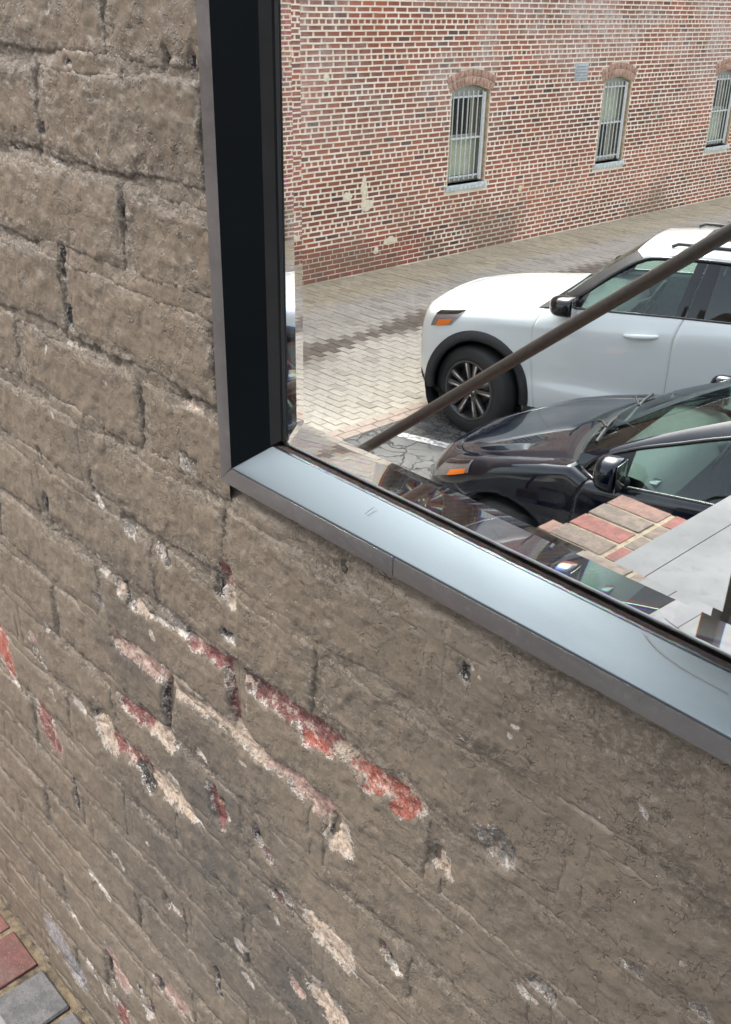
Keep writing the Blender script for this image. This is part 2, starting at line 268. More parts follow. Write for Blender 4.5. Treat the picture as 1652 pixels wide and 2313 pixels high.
# ------------------------------------------------------------------ the painted brick wall
GOUGES = """C,8.8,7,-775,-525,-729,-530;D,11.0,16,-762,-523,-759,-527;W,4.6,4,-726,-532,-654,-522;S,6.6,6,-698,-511,-657,-516;D,4.7,10,-657,-519,-647,-520;R,8.2,6,-648,-525,-587,-518;P,7.6,6,-587,-521,-546,-518;R,10.7,6,-545,-522,-499,-518,-451,-514;O,7.9,5,-484,-532,-463,-531;C,7.2,5,-451,-520,-416,-513;O,11.9,6,-420,-523,-391,-520,-370,-519;C,11.7,4,-376,-513,-367,-515;O,4.9,3,-383,-537,-370,-532;R,12.4,11,-586,-524,-583,-546,-579,-576;D,5.4,17,-576,-551,-576,-574;K,10.5,6,-792,-598,-747,-595,-694,-594;D,6.9,15,-696,-600,-703,-631;D,4.0,9,-705,-632,-712,-668;C,6.8,5,-686,-600,-621,-592,-589,-589,-547,-591;C,10.9,5,-589,-589,-552,-592;K,6.2,5,-544,-593,-501,-588;K,12.2,7,-498,-590,-474,-594,-453,-594;C,15.5,7,-453,-599,-448,-616;D,3.6,17,-452,-596,-457,-616;W,5.0,3,-442,-600,-435,-602;R,7.1,5,-792,-680,-765,-681;R,8.5,6,-760,-676,-736,-675;C,10.0,5,-736,-675,-705,-679;W,3.5,3,-702,-679,-688,-676;W,4.6,3,-657,-660,-638,-659;W,3.6,2,-582,-619,-572,-618;D,4.9,14,-875,-744,-847,-726;C,20.9,7,-853,-741,-842,-756;R,13.4,7,-835,-754,-793,-749,-750,-742;D,12.4,9,-767,-758,-758,-770;C,18.3,6,-741,-749,-703,-748;W,8.2,3,-708,-725,-698,-727;C,10.5,5,-703,-752,-680,-751;W,5.2,3,-680,-752,-654,-756;R,9.4,9,-629,-691,-625,-707,-621,-724;D,4.4,14,-613,-693,-613,-712;W,6.0,3,-607,-705,-605,-711;P,8.5,8,-559,-696,-549,-710;D,4.1,12,-563,-698,-560,-707;R,7.6,5,-591,-422,-588,-430;D,4.0,14,-598,-432,-598,-450;W,5.7,4,-591,-437,-590,-447;C,4.9,4,-581,-432,-582,-455;W,4.3,1,-721,-550,-717,-554;D,4.7,9,-594,-488,-582,-488;S,2.7,3,-588,-494,-579,-488;D,2.2,8,-444,-354,-444,-361;P,3.0,11,-345,-546,-343,-556;C,8.0,6,-341,-549,-333,-556;S,11.3,7,-292,-500,-282,-501;C,1.9,8,-289,-497,-293,-509;D,1.9,9,-280,-495,-279,-500;W,2.4,2,-280,-509,-275,-511;C,15.4,5,-477,-740,-459,-743,-438,-746;D,2.0,9,-480,-740,-474,-735;W,2.7,3,-438,-751,-425,-734;W,3.4,2,-428,-749,-426,-754;P,5.0,9,-387,-694,-380,-697;D,4.1,11,-383,-695,-378,-702;W,6.5,3,-380,-704,-371,-705;D,2.2,12,-472,-831,-461,-817;C,16.5,5,-467,-833,-448,-841;K,8.5,4,-509,-851,-501,-856;D,3.5,8,-514,-844,-511,-852;P,5.1,7,-538,-754,-527,-756;S,6.5,3,-524,-745,-515,-746;D,4.1,7,-541,-782,-535,-786;W,7.0,2,-603,-883,-598,-887;W,6.9,2,-592,-920,-579,-923;P,8.3,8,-559,-697,-548,-711;W,1.9,1,-315,-602,-312,-605;W,4.5,2,-255,-609,-246,-613;D,3.4,9,-329,-377,-328,-384;W,2.4,2,-324,-373,-322,-376;W,1.4,1,-314,-379,-313,-379;W,1.9,1,-325,-430,-324,-430;W,1.2,1,-320,-433,-317,-434;W,1.2,1,-288,-395,-284,-396;W,1.3,1,-286,-406,-285,-406;W,0.8,1,-192,-396,-191,-400;S,4.9,6,-246,-593,-231,-595;D,1.6,9,-244,-592,-230,-594;W,4.8,3,-256,-609,-242,-611;W,1.4,1,-151,-486,-149,-487;S,3.6,3,-184,-516,-176,-515;S,3.9,3,-137,-511,-133,-511;W,3.3,4,-290,-501,-289,-506;S,2.7,5,-284,-490,-277,-498;O,22.1,3,-1122,-760,-1116,-774,-1112,-801;W,7.3,2,-1128,-810,-1092,-829;R,20.7,3,-1020,-832,-1012,-848,-1001,-861;W,7.4,2,-1051,-813,-1030,-823;D,3.8,6,-1054,-815,-1047,-825;W,6.1,2,-982,-773,-978,-781;W,6.0,3,-923,-749,-898,-754;W,2.4,1,-920,-720,-911,-718;W,3.4,1,-722,-551,-717,-553;K,7.4,3,-1016,-711,-1010,-721;S,8.3,4,-1012,-727,-994,-733;W,7.7,2,-967,-665,-964,-672;D,5.2,9,-955,-897,-955,-945;W,4.2,2,-655,-656,-637,-659;W,4.5,1,-777,-874,-773,-875;W,7.5,2,-869,-963,-849,-969;W,7.6,2,-950,-1060,-924,-1059;W,9.5,2,-915,-1061,-902,-1065;D,5.7,9,-746,-938,-743,-944;W,7.7,3,-736,-936,-718,-937;D,7.1,10,-934,-1215,-926,-1264;K,20.3,4,-920,-1205,-894,-1221;K,16.8,4,-785,-1122,-760,-1117,-734,-1114;D,6.7,9,-789,-1123,-786,-1130;R,17.1,5,-909,-1305,-903,-1326;W,9.9,3,-928,-1300,-908,-1300;D,7.9,9,-839,-1192,-829,-1190;P,6.8,7,-816,-1191,-816,-1220;W,12.7,3,-838,-1217,-826,-1227;W,10.2,2,-1047,-1212,-1020,-1222;W,8.0,2,-1008,-1288,-984,-1301;W,7.0,2,-964,-1305,-951,-1316;D,4.4,8,-649,-968,-643,-1009;W,5.2,2,-602,-879,-586,-878;B,26.6,2,-1125,-1332,-1087,-1342,-1052,-1360;P,3.4,9,-628,-34,-627,-41;W,2.2,2,-630,-43,-626,-45;W,1.2,2,-620,-38,-607,-38;S,2.3,4,-682,-53,-682,-56;D,3.6,8,-595,-39,-597,-42;D,3.0,8,-595,-46,-595,-50;D,3.0,8,-703,-147,-703,-152;D,3.6,7,-817,-97,-820,-104;D,6.4,9,-812,-200,-816,-219;D,3.7,8,-811,-221,-813,-243;D,7.2,10,-813,-254,-814,-264;D,4.0,7,-809,-59,-810,-65;D,2.3,6,-895,-120,-864,-124,-826,-120;S,3.2,5,-813,-121,-793,-126;D,2.4,6,-733,-111,-732,-114;D,2.8,8,-767,-49,-757,-50;S,0.7,2,-725,-69,-739,-72;D,1.0,6,-786,-12,-778,-8;W,2.7,3,-825,-284,-806,-288,-793,-286;D,3.5,9,-795,-275,-795,-282;D,7.2,10,-812,-256,-814,-267;W,2.8,2,-793,-279,-792,-285;W,3.4,1,-871,-300,-873,-309;S,4.2,5,-770,-277,-764,-279;D,3.6,13,-636,-286,-627,-283;C,4.2,5,-630,-289,-611,-285;D,4.2,9,-640,-338,-625,-335;S,3.5,4,-639,-343,-630,-343;W,2.6,1,-759,-303,-759,-307;W,3.0,1,-876,-371,-872,-373;D,2.8,8,-914,-426,-916,-436;D,5.0,10,-808,-422,-807,-428;W,6.7,3,-807,-431,-794,-441;D,5.6,8,-917,-482,-919,-501;D,4.9,6,-919,-501,-901,-510;S,8.1,5,-749,-440,-742,-447;D,6.7,6,-687,-446,-680,-449;S,8.1,5,-825,-562,-820,-565;W,3.2,1,-723,-550,-717,-553;T,0.9,1,-618,-349,-618,-355;W,1.9,1,-949,-343,-947,-345;W,2.5,1,-599,-353,-591,-356;W,2.0,2,-833,-511,-810,-506;W,8.3,3,-803,-516,-798,-520;W,1.5,2,-645,-338,-643,-352;D,2.7,10,-599,-429,-597,-439"""
BARE_AND_SHADE = {'R': (.125, .046, .040), 'O': (.23, .066, .045), 'P': (.062, .030, .029), 'K': (.225, .155, .13), 'C': (.30, .25, .195), 'W': (.30, .285, .255), 'S': (.115, .108, .095), 'D': (.018, .015, .013), 'B': (.17, .172, .18), 'T': (.24, .16, .04)}  # D puts the shade inside deep holes into the colour
gl = []
for g in GOUGES.split(';'):
    a = g.split(','); pts = np.array(list(map(float, a[3:]))).reshape(-1, 2) / 1000
    gl.append((a[0], float(a[1]) / 1000, float(a[2]) / 1000, pts, pts.min(0) - .045, pts.max(0) + .045))
def wear(x, z):
    """bare (0..1, half at the edge), carve depth, colour"""
    bare = np.zeros_like(x); dep = np.zeros_like(x); col = np.zeros((len(x), 3)); col[:] = BARE_AND_SHADE['C']
    lo = np.array([x.min(), z.min()]); hi = np.array([x.max(), z.max()])
    wx = x + .0060 * fbm(x * 60, z * 60, 91, 3); wz = z + .0060 * fbm(x * 60, z * 60, 92, 3)
    for t, hw, dp, pts, a, b in gl:
        if (a > hi).any() or (b < lo).any(): continue
        up_l = t == 'D' and pts[0][1] > -.40 and pts[0][0] < -.6
        hw = max(hw * (.62 if t == 'W' else .7 if up_l else 1), .0014); dp = dp * (.6 if up_l else 1); d = np.full(x.shape, 9.)
        for p, q in zip(pts[:-1], pts[1:]):
            e = q - p; L = max(e @ e, 1e-9); s = np.clip(((wx - p[0]) * e[0] + (wz - p[1]) * e[1]) / L, 0, 1)
            d = np.minimum(d, np.hypot(wx - p[0] - s * e[0], wz - p[1] - s * e[1]))
        v = np.clip(1 - d / (2 * hw), 0, 1)
        k = v > bare; 
        if t == 'D': k = v > np.maximum(.30, bare * .6)
        col[k] = BARE_AND_SHADE[t]; bare = np.maximum(bare, v); dep = np.maximum(dep, dp * .8 * sstep(.30, .78, v))
    return bare, dep, col
SOOT = [(-.78, -.60, .07, .06, .8), (-.63, -.70, .10, .10, .9), (-.62, -.80, .12, .08, 1.), (-.72, -.85, .12, .10, .8), (-.50, -.86, .10, .08, 1.), (-.62, -.92, .10, .07, .9), (-.44, -.94, .09, .07, .9), (-.80, -.96, .12, .08, .6), (-.75, -.50, .05, .05, .5), (-.80, -.43, .05, .07, .3)]
def soot_at(x, z):
    s = np.zeros_like(x)
    for a, b, rx, rz, am in SOOT: s = np.maximum(s, am * np.exp(-((x - a) / rx) ** 2 - ((z - b) / rz) ** 2))
    return s
CH, BL = .0776, .2325
def joint_fill(x, z):
    b = -.16 * sstep(-.5, -.8, x) * sstep(-.45, -.2, z) + .22 * sstep(-.6, -.3, x) * sstep(-.25, -.5, z) + .12 * sstep(-.5, -.8, z)
    return np.clip(.56 + b + 1.25 * fbm(x * 7, z * 11, 5, 3), 0, 1)
def relief(x, z):
    f = fbm(x * 18, z * 22, 1, 2) * .0016 + fbm(x * 75, z * 75, 2, 3) * .0008
    fl = fbm(x * 38 + 5, z * 46, 3, 4)
    return f + .0008 * sstep(.02, .06, fl) + .0010 * sstep(.19, .22, fbm(x * 60, z * 60, 4, 3)) - .0016 * sstep(.42, .58, fbm(x * 110, z * 110, 6, 2))
OX0, OX1, OZ0, OZ1 = -.576, .372, -.3305, .752          # opening for the mirror
def spacing(x0, x1, z0, z1):
    cx = min(max(0, x0), x1); cz = min(max(0, z0), z1)
    view = x1 > -1.38 and x0 < -.08 and z0 < .02
    d = math.sqrt(cx * cx + cz * cz + D * D)
    return max(.0015, .0031 * d) if view else .012
wall = empty('painted_brick_wall'); tag(wall, 'thick taupe painted old brick wall with chipped joints around the mirror', 'wall')
def wall_patch(x, z, h, name, nu, nv, crumb=None):
    crumb = np.zeros_like(x) if crumb is None else crumb
    bare, dep, col = wear(x, z); h = h - dep
    v = np.stack([x, D - h, z + CAMZ], 1)
    me = npmesh(name, v, gridfaces(nu, nv, True))
    for nm, val in (('bare', bare), ('soot', soot_at(x, z)), ('crumb', crumb)):
        a = me.attributes.new(nm, 'FLOAT', 'POINT'); a.data.foreach_set('value', val.astype(np.float32))
    a = me.attributes.new('bare_and_shade_colour', 'FLOAT_COLOR', 'POINT'); a.data.foreach_set('color', np.concatenate([col, np.ones((len(x), 1))], 1).astype(np.float32).ravel())
    me.materials.append(M['wall'])
    return link(name, me, None, wall)
zb = lambda k: -.048 - CH * k
heads = []
for k in range(-10, 19):
    z1, z0 = zb(k), zb(k + 1)
    if z0 < -1.462: z0 = -1.462
    off = -.583 if k % 2 == 0 else -.700
    jit = np.random.default_rng(100 + k)
    xs = [off + BL * n + (0 if off + BL * n > -.85 and off + BL * n < -.5 else jit.uniform(-.008, .008)) for n in range(-5, 7)]
    xs = [x for x in xs if -1.62 < x < .75]
    for x0, x1 in zip(xs[:-1], xs[1:]):
        a0, a1 = x0, x1
        if z1 > OZ0 + .01 and z0 < OZ1 - .01:
            if a0 >= OX0 - .02 and a1 <= OX1 + .02: continue
            if a0 < OX0 < a1: a1 = OX0
            elif a0 < OX1 < a1: a0 = OX1
            elif a0 >= OX0 and a1 <= OX1: continue
        b0, b1 = z0, z1
        if a0 > OX0 - .1 and a1 < OX1 + .1 and z1 > OZ0 > z0 and a1 > OX0 + .01: b1 = OZ0
        if b1 - b0 < .012 or a1 - a0 < .012: continue
        sp = spacing(a0, a1, b0, b1); nu = max(4, int((a1 - a0) / sp)); nv = max(4, int((b1 - b0) / sp))
        X, Z = np.meshgrid(np.linspace(a0, a1, nu), np.linspace(b0, b1, nv), indexing='ij'); X = X.ravel(); Z = Z.ravel()
        wob = .0052 * fbm(X * 46, Z * 46, 8, 4, .75) + .0042 * perlin(X * 11, Z * 11, 9) - .0012
        dx = np.minimum(X - a0 if a0 == x0 else 9, a1 - X if a1 == x1 else 9); dz = np.minimum(Z - b0, b1 - Z if b1 == z1 else 9)
        d = np.minimum(dx, dz); r = .007; kk = (dx < r) & (dz < r); d = np.where(kk, r - np.hypot(r - dx, r - dz), d)
        h = jit.uniform(-.0008, .0008) + jit.uniform(-.006, .006) * (X - (a0 + a1) / 2) + jit.uniform(-.012, .012) * (Z - (b0 + b1) / 2) + relief(X, Z)
        soft = .0034 + .0040 * joint_fill(X, Z)
        h = h - .0070 * (1 - sstep(.0005, 1, np.clip((d + wob) / soft, 0, 1)))
        ed = (1 - sstep(.002, .016, d + 2.2 * wob)) * np.clip(1.25 - joint_fill(X, Z), 0, 1); ru = sstep(.12, .34, fbm(X * 9, Z * 14, 61, 3)) * .25
        cr = np.clip(np.maximum(ed, ru), 0, 1); h = h + cr * .0017 * fbm(X * 190, Z * 190, 62, 2)
        wall_patch(X, Z, h, 'brick', nu, nv, cr)
        if a0 == x0: heads.append((x0, b0, b1))
def mortar_h(x, z, dc, half):
    fl = joint_fill(x, z)
    h = -.0038 + .0044 * fl + (.0008 + .0038 * (1 - fl)) * fbm(x * 130, z * 130, 12, 3, .7) + .0014 * fbm(x * 40, z * 60, 13, 2) + .5 * relief(x, z)
    return h - .010 * sstep(half * .55, half, dc + .002 * perlin(x * 60, z * 60, 14))
HALF = .015
for k in range(-9, 19):                                   # bed joints
    z = zb(k)
    for (a, b) in ((-1.6, -1.08), (-1.08, -.8), (-.8, -.577), (-.577, -.35), (-.35, -.05), (-.05, .375), (.375, .72)):
        if z > OZ0 - .004 and z < OZ1 and a > -.58 and b < .376: continue
        sp = spacing(a, b, z - .01, z + .01); nu = int((b - a) / sp) + 2; nv = max(5, int(2 * HALF / sp))
        X, Z = np.meshgrid(np.linspace(a, b, nu), np.linspace(-HALF, HALF, nv), indexing='ij'); X = X.ravel(); dc = np.abs(Z.ravel())
        Zw = z + Z.ravel()
        if a > -.58 and b < .376 and z < OZ0 and z + HALF > OZ0: Zw = np.minimum(Zw, OZ0)
        wall_patch(X, Zw, mortar_h(X, Zw, dc, HALF), 'mortar_bed', nu, nv, 1 - joint_fill(X, Zw))
for (x, z0, z1) in heads:
    sp = spacing(x - .01, x + .01, z0, z1); nu = max(5, int(2 * HALF / sp)); nv = max(4, int((z1 - z0) / sp))
    X, Z = np.meshgrid(np.linspace(-HALF, HALF, nu), np.linspace(z0, z1, nv), indexing='ij'); dc = np.abs(X.ravel()); Xw = x + X.ravel(); Z = Z.ravel()
    wall_patch(Xw, Z, mortar_h(Xw, Z, dc, HALF), 'mortar_head', nu, nv, 1 - joint_fill(Xw, Z))
# solid wall behind and round the detailed face
def mat_wallfar():
    t = NT('painted_brick_beyond'); br = t.node('ShaderNodeTexBrick'); t.l.new(t.mapping((1, 1, 1), None, (math.pi / 2, 0, 0)), br.inputs['Vector'])
    br.inputs['Scale'].default_value = 1; br.inputs['Brick Width'].default_value = BL; br.inputs['Row Height'].default_value = CH; br.inputs['Mortar Size'].default_value = .006
    n = t.noise(12, 5); c = t.mix(t.ramp(n, .3, .7), (.082, .066, .048), (.113, .091, .067))
    return t.done(c, .8, normal=t.bump(t.math('SUBTRACT', t.noise(90, 4), br.outputs['Fac']), .6, .006))
M['wallfar'] = mat_wallfar()
WT = 4.75
def core(a, b): return box('wall_core', a, b, M['wallfar'], wall)
c0, c1 = D + .008, D + .42
core((-1.60, c0, 0), (.70, c1, CAMZ + OZ0)); core((-1.60, c0, CAMZ + OZ0), (OX0 - .004, c1, CAMZ + OZ1)); core((OX1 + .004, c0, CAMZ + OZ0), (.70, c1, CAMZ + OZ1)); core((-1.60, c0, CAMZ + OZ1), (.70, c1, CAMZ + .78))
core((-2.1, D, 0), (-1.60, c1, WT)); core((.70, D, 0), (6.0, c1, WT)); core((-2.1, c1, 0), (6.0, c1 + 7, WT)); core((-1.60, D, CAMZ + .78), (.70, c1, WT)); core((OX0 - .004, D + .075, CAMZ + OZ0), (OX1 + .004, c1 - .01, CAMZ + OZ1))

can = empty('added_shade_canopy', (.6, D, CAMZ + 1.12)); tag(can, 'added canopy out of view that shades the right side of the painted wall', 'canopy')  # unseen canopy, added only to darken the right of the wall
M['canopy'] = mat_metal('added_canopy_metal', (.05, .05, .052), .3, .5)
box('shade_slab', (-1.74, -1.72, .02), (1.6, -.002, .07), M['canopy'], can, .004); box('shade_fascia', (-1.76, -1.77, -.06), (1.62, -1.722, .09), M['canopy'], can, .004)
for x_ in (-1.5, 1.4): tube('shade_tie_rod', [(x_, -1.2, .07), (x_, -.003, .17)], .012, M['canopy'], can, 8)

# ------------------------------------------------------------------ the mirror in its metal frame
mir = empty('wall_mirror', (0, 0, 0)); tag(mir, 'mirror with a cut glass edge recessed in a dark grey metal frame', 'mirror')
YP = D - .006
L0, B0, R1, T1 = -.579, -.3335, .375, .755            # outer edges of the frame
PROF = [(0, YP + .03), (0, YP), (.0150, YP), (.0424, .4115), (.0424, .426)]     # inward offset, depth: narrow lip, then a slope down to the glass
z_ = lambda z: z + CAMZ
oz = lambda o: o if o <= .0155 else .015 + (o - .015) * .82
def corner(i, o):                                      # 0 = bottom left, counter-clockwise
    q = oz(o); return [(L0 + o, B0 + q), (R1 - o, B0 + q), (R1 - o, T1 - q), (L0 + o, T1 - q)][i]
def side(name, i, prof, mat, bev=.0007, gap=.0):
    """one mitred side of the frame between corners i and i+1"""
    bm = bmesh.new(); rings = []
    for c in (i, (i + 1) % 4):
        ring = []
        for o, y in prof:
            x, z = corner(c, o); s = 1 if c == i else -1
            dx, dz = [(1, 0), (0, 1), (-1, 0), (0, -1)][i]
            ring.append(bm.verts.new((x + s * dx * gap, y, z_(z + s * dz * gap))))
        rings.append(ring)
    n = len(prof)
    for k in range(n): bm.faces.new((rings[0][k], rings[1][k], rings[1][(k + 1) % n], rings[0][(k + 1) % n]))
    bm.faces.new(rings[0]); bm.faces.new(list(reversed(rings[1])))
    bmesh.ops.recalc_face_normals(bm, faces=bm.faces)
    if bev: bmesh.ops.bevel(bm, geom=[e for e in bm.edges if e.calc_face_angle(0) > .4], offset=bev, segments=2, profile=.6, affect='EDGES')
    me = bpy.data.meshes.new(name); bm.to_mesh(me); bm.free(); me.shade_smooth(); me.set_sharp_from_angle(angle=math.radians(35))
    return link(name, me, mat, mir)
for i, nm in ((0, 'frame_sill'), (1, 'frame_jamb'), (2, 'frame_head'), (3, 'frame_jamb')):
    side(nm, i, PROF, M['sill'] if i == 0 else M['frame'], .0008, .00015)
    if i: side('dark_reflection_facing', i, [(.0154, YP - .0004), (.0154, YP + .0008), (.0428, .4118), (.0428, .4106)], M['jamb_reflection'], 0, .0002)  # thin sheet carrying the painted dark reflection
    if i: side('gasket', i, [(.0426, .4104), (.0426, .4180), (.0490, .4180), (.0490, YF - .0001)], M['rubber'], 0, .0)
XS = -.388
for a0, a1, b0, b1 in ((L0 + .0006, XS, L0 + .0150, XS), (XS + .0006, R1 - .0006, XS + .0006, R1 - .0150)):
    v = [(a0, YP - .0011, z_(B0 + .0004)), (b0, YP - .0011, z_(B0 + .0140)), (a0, YP - .00005, z_(B0 + .0004)), (b0, YP - .00005, z_(B0 + .0140)), (a1, YP - .0011, z_(B0 + .0004)), (b1, YP - .0011, z_(B0 + .0140)), (a1, YP - .00005, z_(B0 + .0004)), (b1, YP - .00005, z_(B0 + .0140))]
    prism8('sill_front_plate', v, M['frame'], mir, .0002)
def sealant():
    x0, x1, zt = L0 + .0424, R1 - .0424, B0 + oz(.0424)
    xs = np.linspace(x0, x1, 600); v = []; f = []
    for i, x in enumerate(xs):
        n = .0005 * float(perlin(x * 60, 0, 3)) + .0004 * float(perlin(x * 210, 2, 4))
        v += [(x, .4116 + .3 * n, z_(zt - .0004)), (x, .4135, z_(zt - .0002 + .5 * n)), (x, YF - .0003, z_(zt + .0006 + .6 * n)), (x, YF + .002, z_(zt + .0006))]
        if i: b = 4 * i; f += [(b - 4 + k, b + k, b + k + 1, b - 3 + k) for k in range(3)]
    mesh('sealant', v, f, M['seal'], mir, True)
sealant()
def pane():
    bw = .0187; bz = .0232; t = .007; dp = .00205
    x0, x1, z0, z1 = L0 + .0487, R1 - .0487, B0 + oz(.0424), T1 - oz(.0487)
    o = [(x0, z0), (x1, z0), (x1, z1), (x0, z1)]; i = [(x0 + bw, z0 + bz), (x1 - bw, z0 + bz), (x1 - bw, z1 - bz), (x0 + bw, z1 - bz)]
    v = [(x, YF, z_(z)) for x, z in i] + [(x, YF + dp, z_(z)) for x, z in o] + [(x, YF + t, z_(z)) for x, z in o]
    f = [(0, 1, 2, 3)] + [(4 + k, 4 + (k + 1) % 4, (k + 1) % 4, k) for k in range(4)] + [(8 + k, 8 + (k + 1) % 4, 4 + (k + 1) % 4, 4 + k) for k in range(4)] + [(11, 10, 9, 8)]
    ob = mesh('mirror_pane', v, f, None, mir)
    for m in ('glass', 'glass_cut', 'silver', 'rabbet'): ob.data.materials.append(M[m])
    for p, mi in zip(ob.data.polygons, [0, 1, 1, 1, 1, 3, 3, 3, 3, 2]): p.material_index = mi
    tag(ob, 'clear mirror glass with a wide cut edge')
pane()
for nm, q, r in (('paint_crack', [(-.2165, .4084, -.2956), (-.212, .407, -.2977), (-.2054, .4057, -.2998), (-.1985, .405, -.3008), (-.1906, .4044, -.3018), (-.1823, .4042, -.3021), (-.1751, .404, -.3024), (-.1643, .404, -.3025)], .00022), ('scratch', [(-.4248, .4022, -.3054), (-.4228, .4037, -.3029), (-.4202, .4056, -.30)], .0002)):
    tube(nm, [(a, b, z_(c)) for a, b, c in q], r, M['frame'], mir, 5)
box('mirror_backing', (L0 + .03, YF + .0074, z_(B0 + .028)), (R1 - .03, YF + .014, z_(T1 - .028)), M['rubber'], mir)

# ------------------------------------------------------------------ landing, stair
LZ = -1.455                       # landing, metres below the camera
def mat_dirt():
    t = NT('dirty_joint'); n = t.noise(30, 5, .7); f = t.noise(420, 4, .7)
    c = t.mix(t.ramp(n, .38, .62), (.085, .066, .045), (.20, .155, .095)); c = t.mix(t.ramp(f, .58, .72, 0, .6), c, (.27, .225, .155)); c = t.mix(t.ramp(n, .44, .34, 0, .8), c, (.03, .024, .019))
    return t.done(c, .95, normal=t.bump(t.math('ADD', n, f), 1.0, .005))
M['dirt'] = mat_dirt()
land = empty('stair_landing'); land['kind'] = 'structure'
XE, YE = -1.567, 2.67             # stair nosing (x) and far side (as seen in the mirror)
def lv(x, yv, z): return V(x, yv, z)
def vbox(name, x0, x1, yv0, yv1, z0, z1, mat, parent, bev=0):
    return box(name, V(x0, yv0, z0), V(x1, yv1, z1), mat, parent, bev)
vbox('landing_slab', -1.312, 6, .893 - D + .05, 3.7, LZ - .22, LZ + .004, M['concrete'], land)
vbox('landing_base', -1.56, 6, .50, 2.66, -CAMZ, LZ - .22, M['concrete'], land)
vbox('landing_base', -1.56, -1.312, .50, 2.66, LZ - .22, LZ - .0035, M['sand'], land)
vbox('coping_strip', -1.318, -1.212, .72, 3.7, LZ - .03, LZ + .007, M['concrete'], land, .003)
box('mortar_fillet', (-1.56, D - .235, CAMZ + LZ - .20), (5.9, D + .02, CAMZ + LZ - .0035), M['dirt'], land)
def brick_mesh(l, w, h, bev, seed):
    """slightly worn brick, long side along x"""
    bm = bmesh.new(); bmesh.ops.create_cube(bm, size=1); bmesh.ops.scale(bm, vec=(l, w, h), verts=bm.verts)
    bmesh.ops.subdivide_edges(bm, edges=[e for e in bm.edges if abs((e.verts[0].co - e.verts[1].co).x) > l * .5], cuts=3)
    bmesh.ops.bevel(bm, geom=[e for e in bm.edges if e.is_boundary or e.calc_face_angle(0) > .5], offset=bev, segments=1, affect='EDGES')
    r = random.Random(seed)
    for v in bm.verts: v.co += Vector((r.uniform(-1, 1), r.uniform(-1, 1), r.uniform(-.6, .6))) * bev * .35
    me = bpy.data.meshes.new('worn_brick'); bm.to_mesh(me); bm.free(); return me
WB = [brick_mesh(.190, .0905, .06, .003, i) for i in range(4)]

def lay(x, y, z, rz=0, mat='paver', parent=land, sx=1, sy=1, tilt=0):
    key = mat
    me = random.choice(WB)
    o = bpy.data.objects.new('brick', me); COL.objects.link(o); o.location = (x, y, z); o.rotation_euler = (random.uniform(-.008, .008) + tilt, random.uniform(-.006, .006), rz); o.scale = (sx, sy, 1); o.parent = parent
    if len(me.materials) == 0: me.materials.append(M['paver'])
    if mat != 'paver': o.material_slots[0].link = 'OBJECT'; o.material_slots[0].material = M[mat]
    return o
# nosing course and the cut course beside it, at the head of the stair
M['paver_tan'] = mat_paver('landing_brick_tan', base=[(0, (.155, .118, .093)), (1, (.175, .128, .10))])
M['paver_mix'] = mat_paver('landing_brick_mixed', base=[(0, (.195, .108, .083)), (1, (.215, .118, .092))])
tones = ['paver_mix', 'paver_tan', 'paver_red', 'paver_tan', 'paver_mix', 'paver_red', 'paver_tan']
for i in range(19):
    yv = YE - .052 - i * .1015
    lay(*V(XE + .0945, yv, LZ - .03 + random.uniform(-.0015, .0015)), 0, tones[i % 7])
    if i % 2 == 0: lay(*V(XE + .203 + .052, yv - .0, LZ - .031), math.pi / 2, ['paver_red', 'paver_tan', 'paver_red'][(i // 2) % 3], sx=.49, sy=1.12)
    else: lay(*V(XE + .203 + .052, yv, LZ - .031), math.pi / 2, ['paver_tan', 'paver_red'][(i // 2) % 2], sx=.49, sy=1.12)
# border of bricks along the foot of the wall, their ends to the wall
k = 0
x = -1.485; seq = ['paver_foot', 'paver_foot', 'paver_foot', 'paver_grey', 'paver_grey', 'paver_foot', 'paver_grey']
while x < 1.0:
    w = .0955
    lay(x + .048, D - .013 - .098, CAMZ + LZ - .030 + (.004 if seq[k % 7] == 'paver_grey' else 0) + random.uniform(-.001, .001), math.pi / 2, seq[k % 7], sx=1.03, sy=1.02 + random.uniform(-.02, .02))
    x += .1035 if k != 2 else .108; k += 1
# flight of brick steps going down beside the wall
stair = empty('brick_stair'); tag(stair, 'flight of brick steps going down from the landing beside the wall', 'stair')
RISE, RUN = .1985, .262
for i in range(1, 10):
    x1 = XE - RUN * (i - 1) + .01; x0 = XE - RUN * i; z = LZ - RISE * i
    vbox('step', x0 + .004, x1 + .3, .50, YE - .006, -CAMZ, z - .063, M['concrete'], stair)
    if i <= 3:
        for j in range(21):
            yv = YE - .052 - j * .1015
            lay(*V(x0 + .0945, yv, z - .03), 0, ['paver_red', 'paver_mix', 'paver_red', 'paver_tan'][(j + i) % 4], stair)
            lay(*V(x0 + .231, yv, z - .03), 0, ['paver_red', 'paver_mix'][(j + i) % 2], stair, sx=.38)
        vbox('mortar_bed', x0 + .004, x1 - .002, .50, YE - .004, z - .066, z - .004, M['sand'], stair)
    else: vbox('tread', x0, x1, .50, YE, z - .063, z, M['paver'], stair, .004)
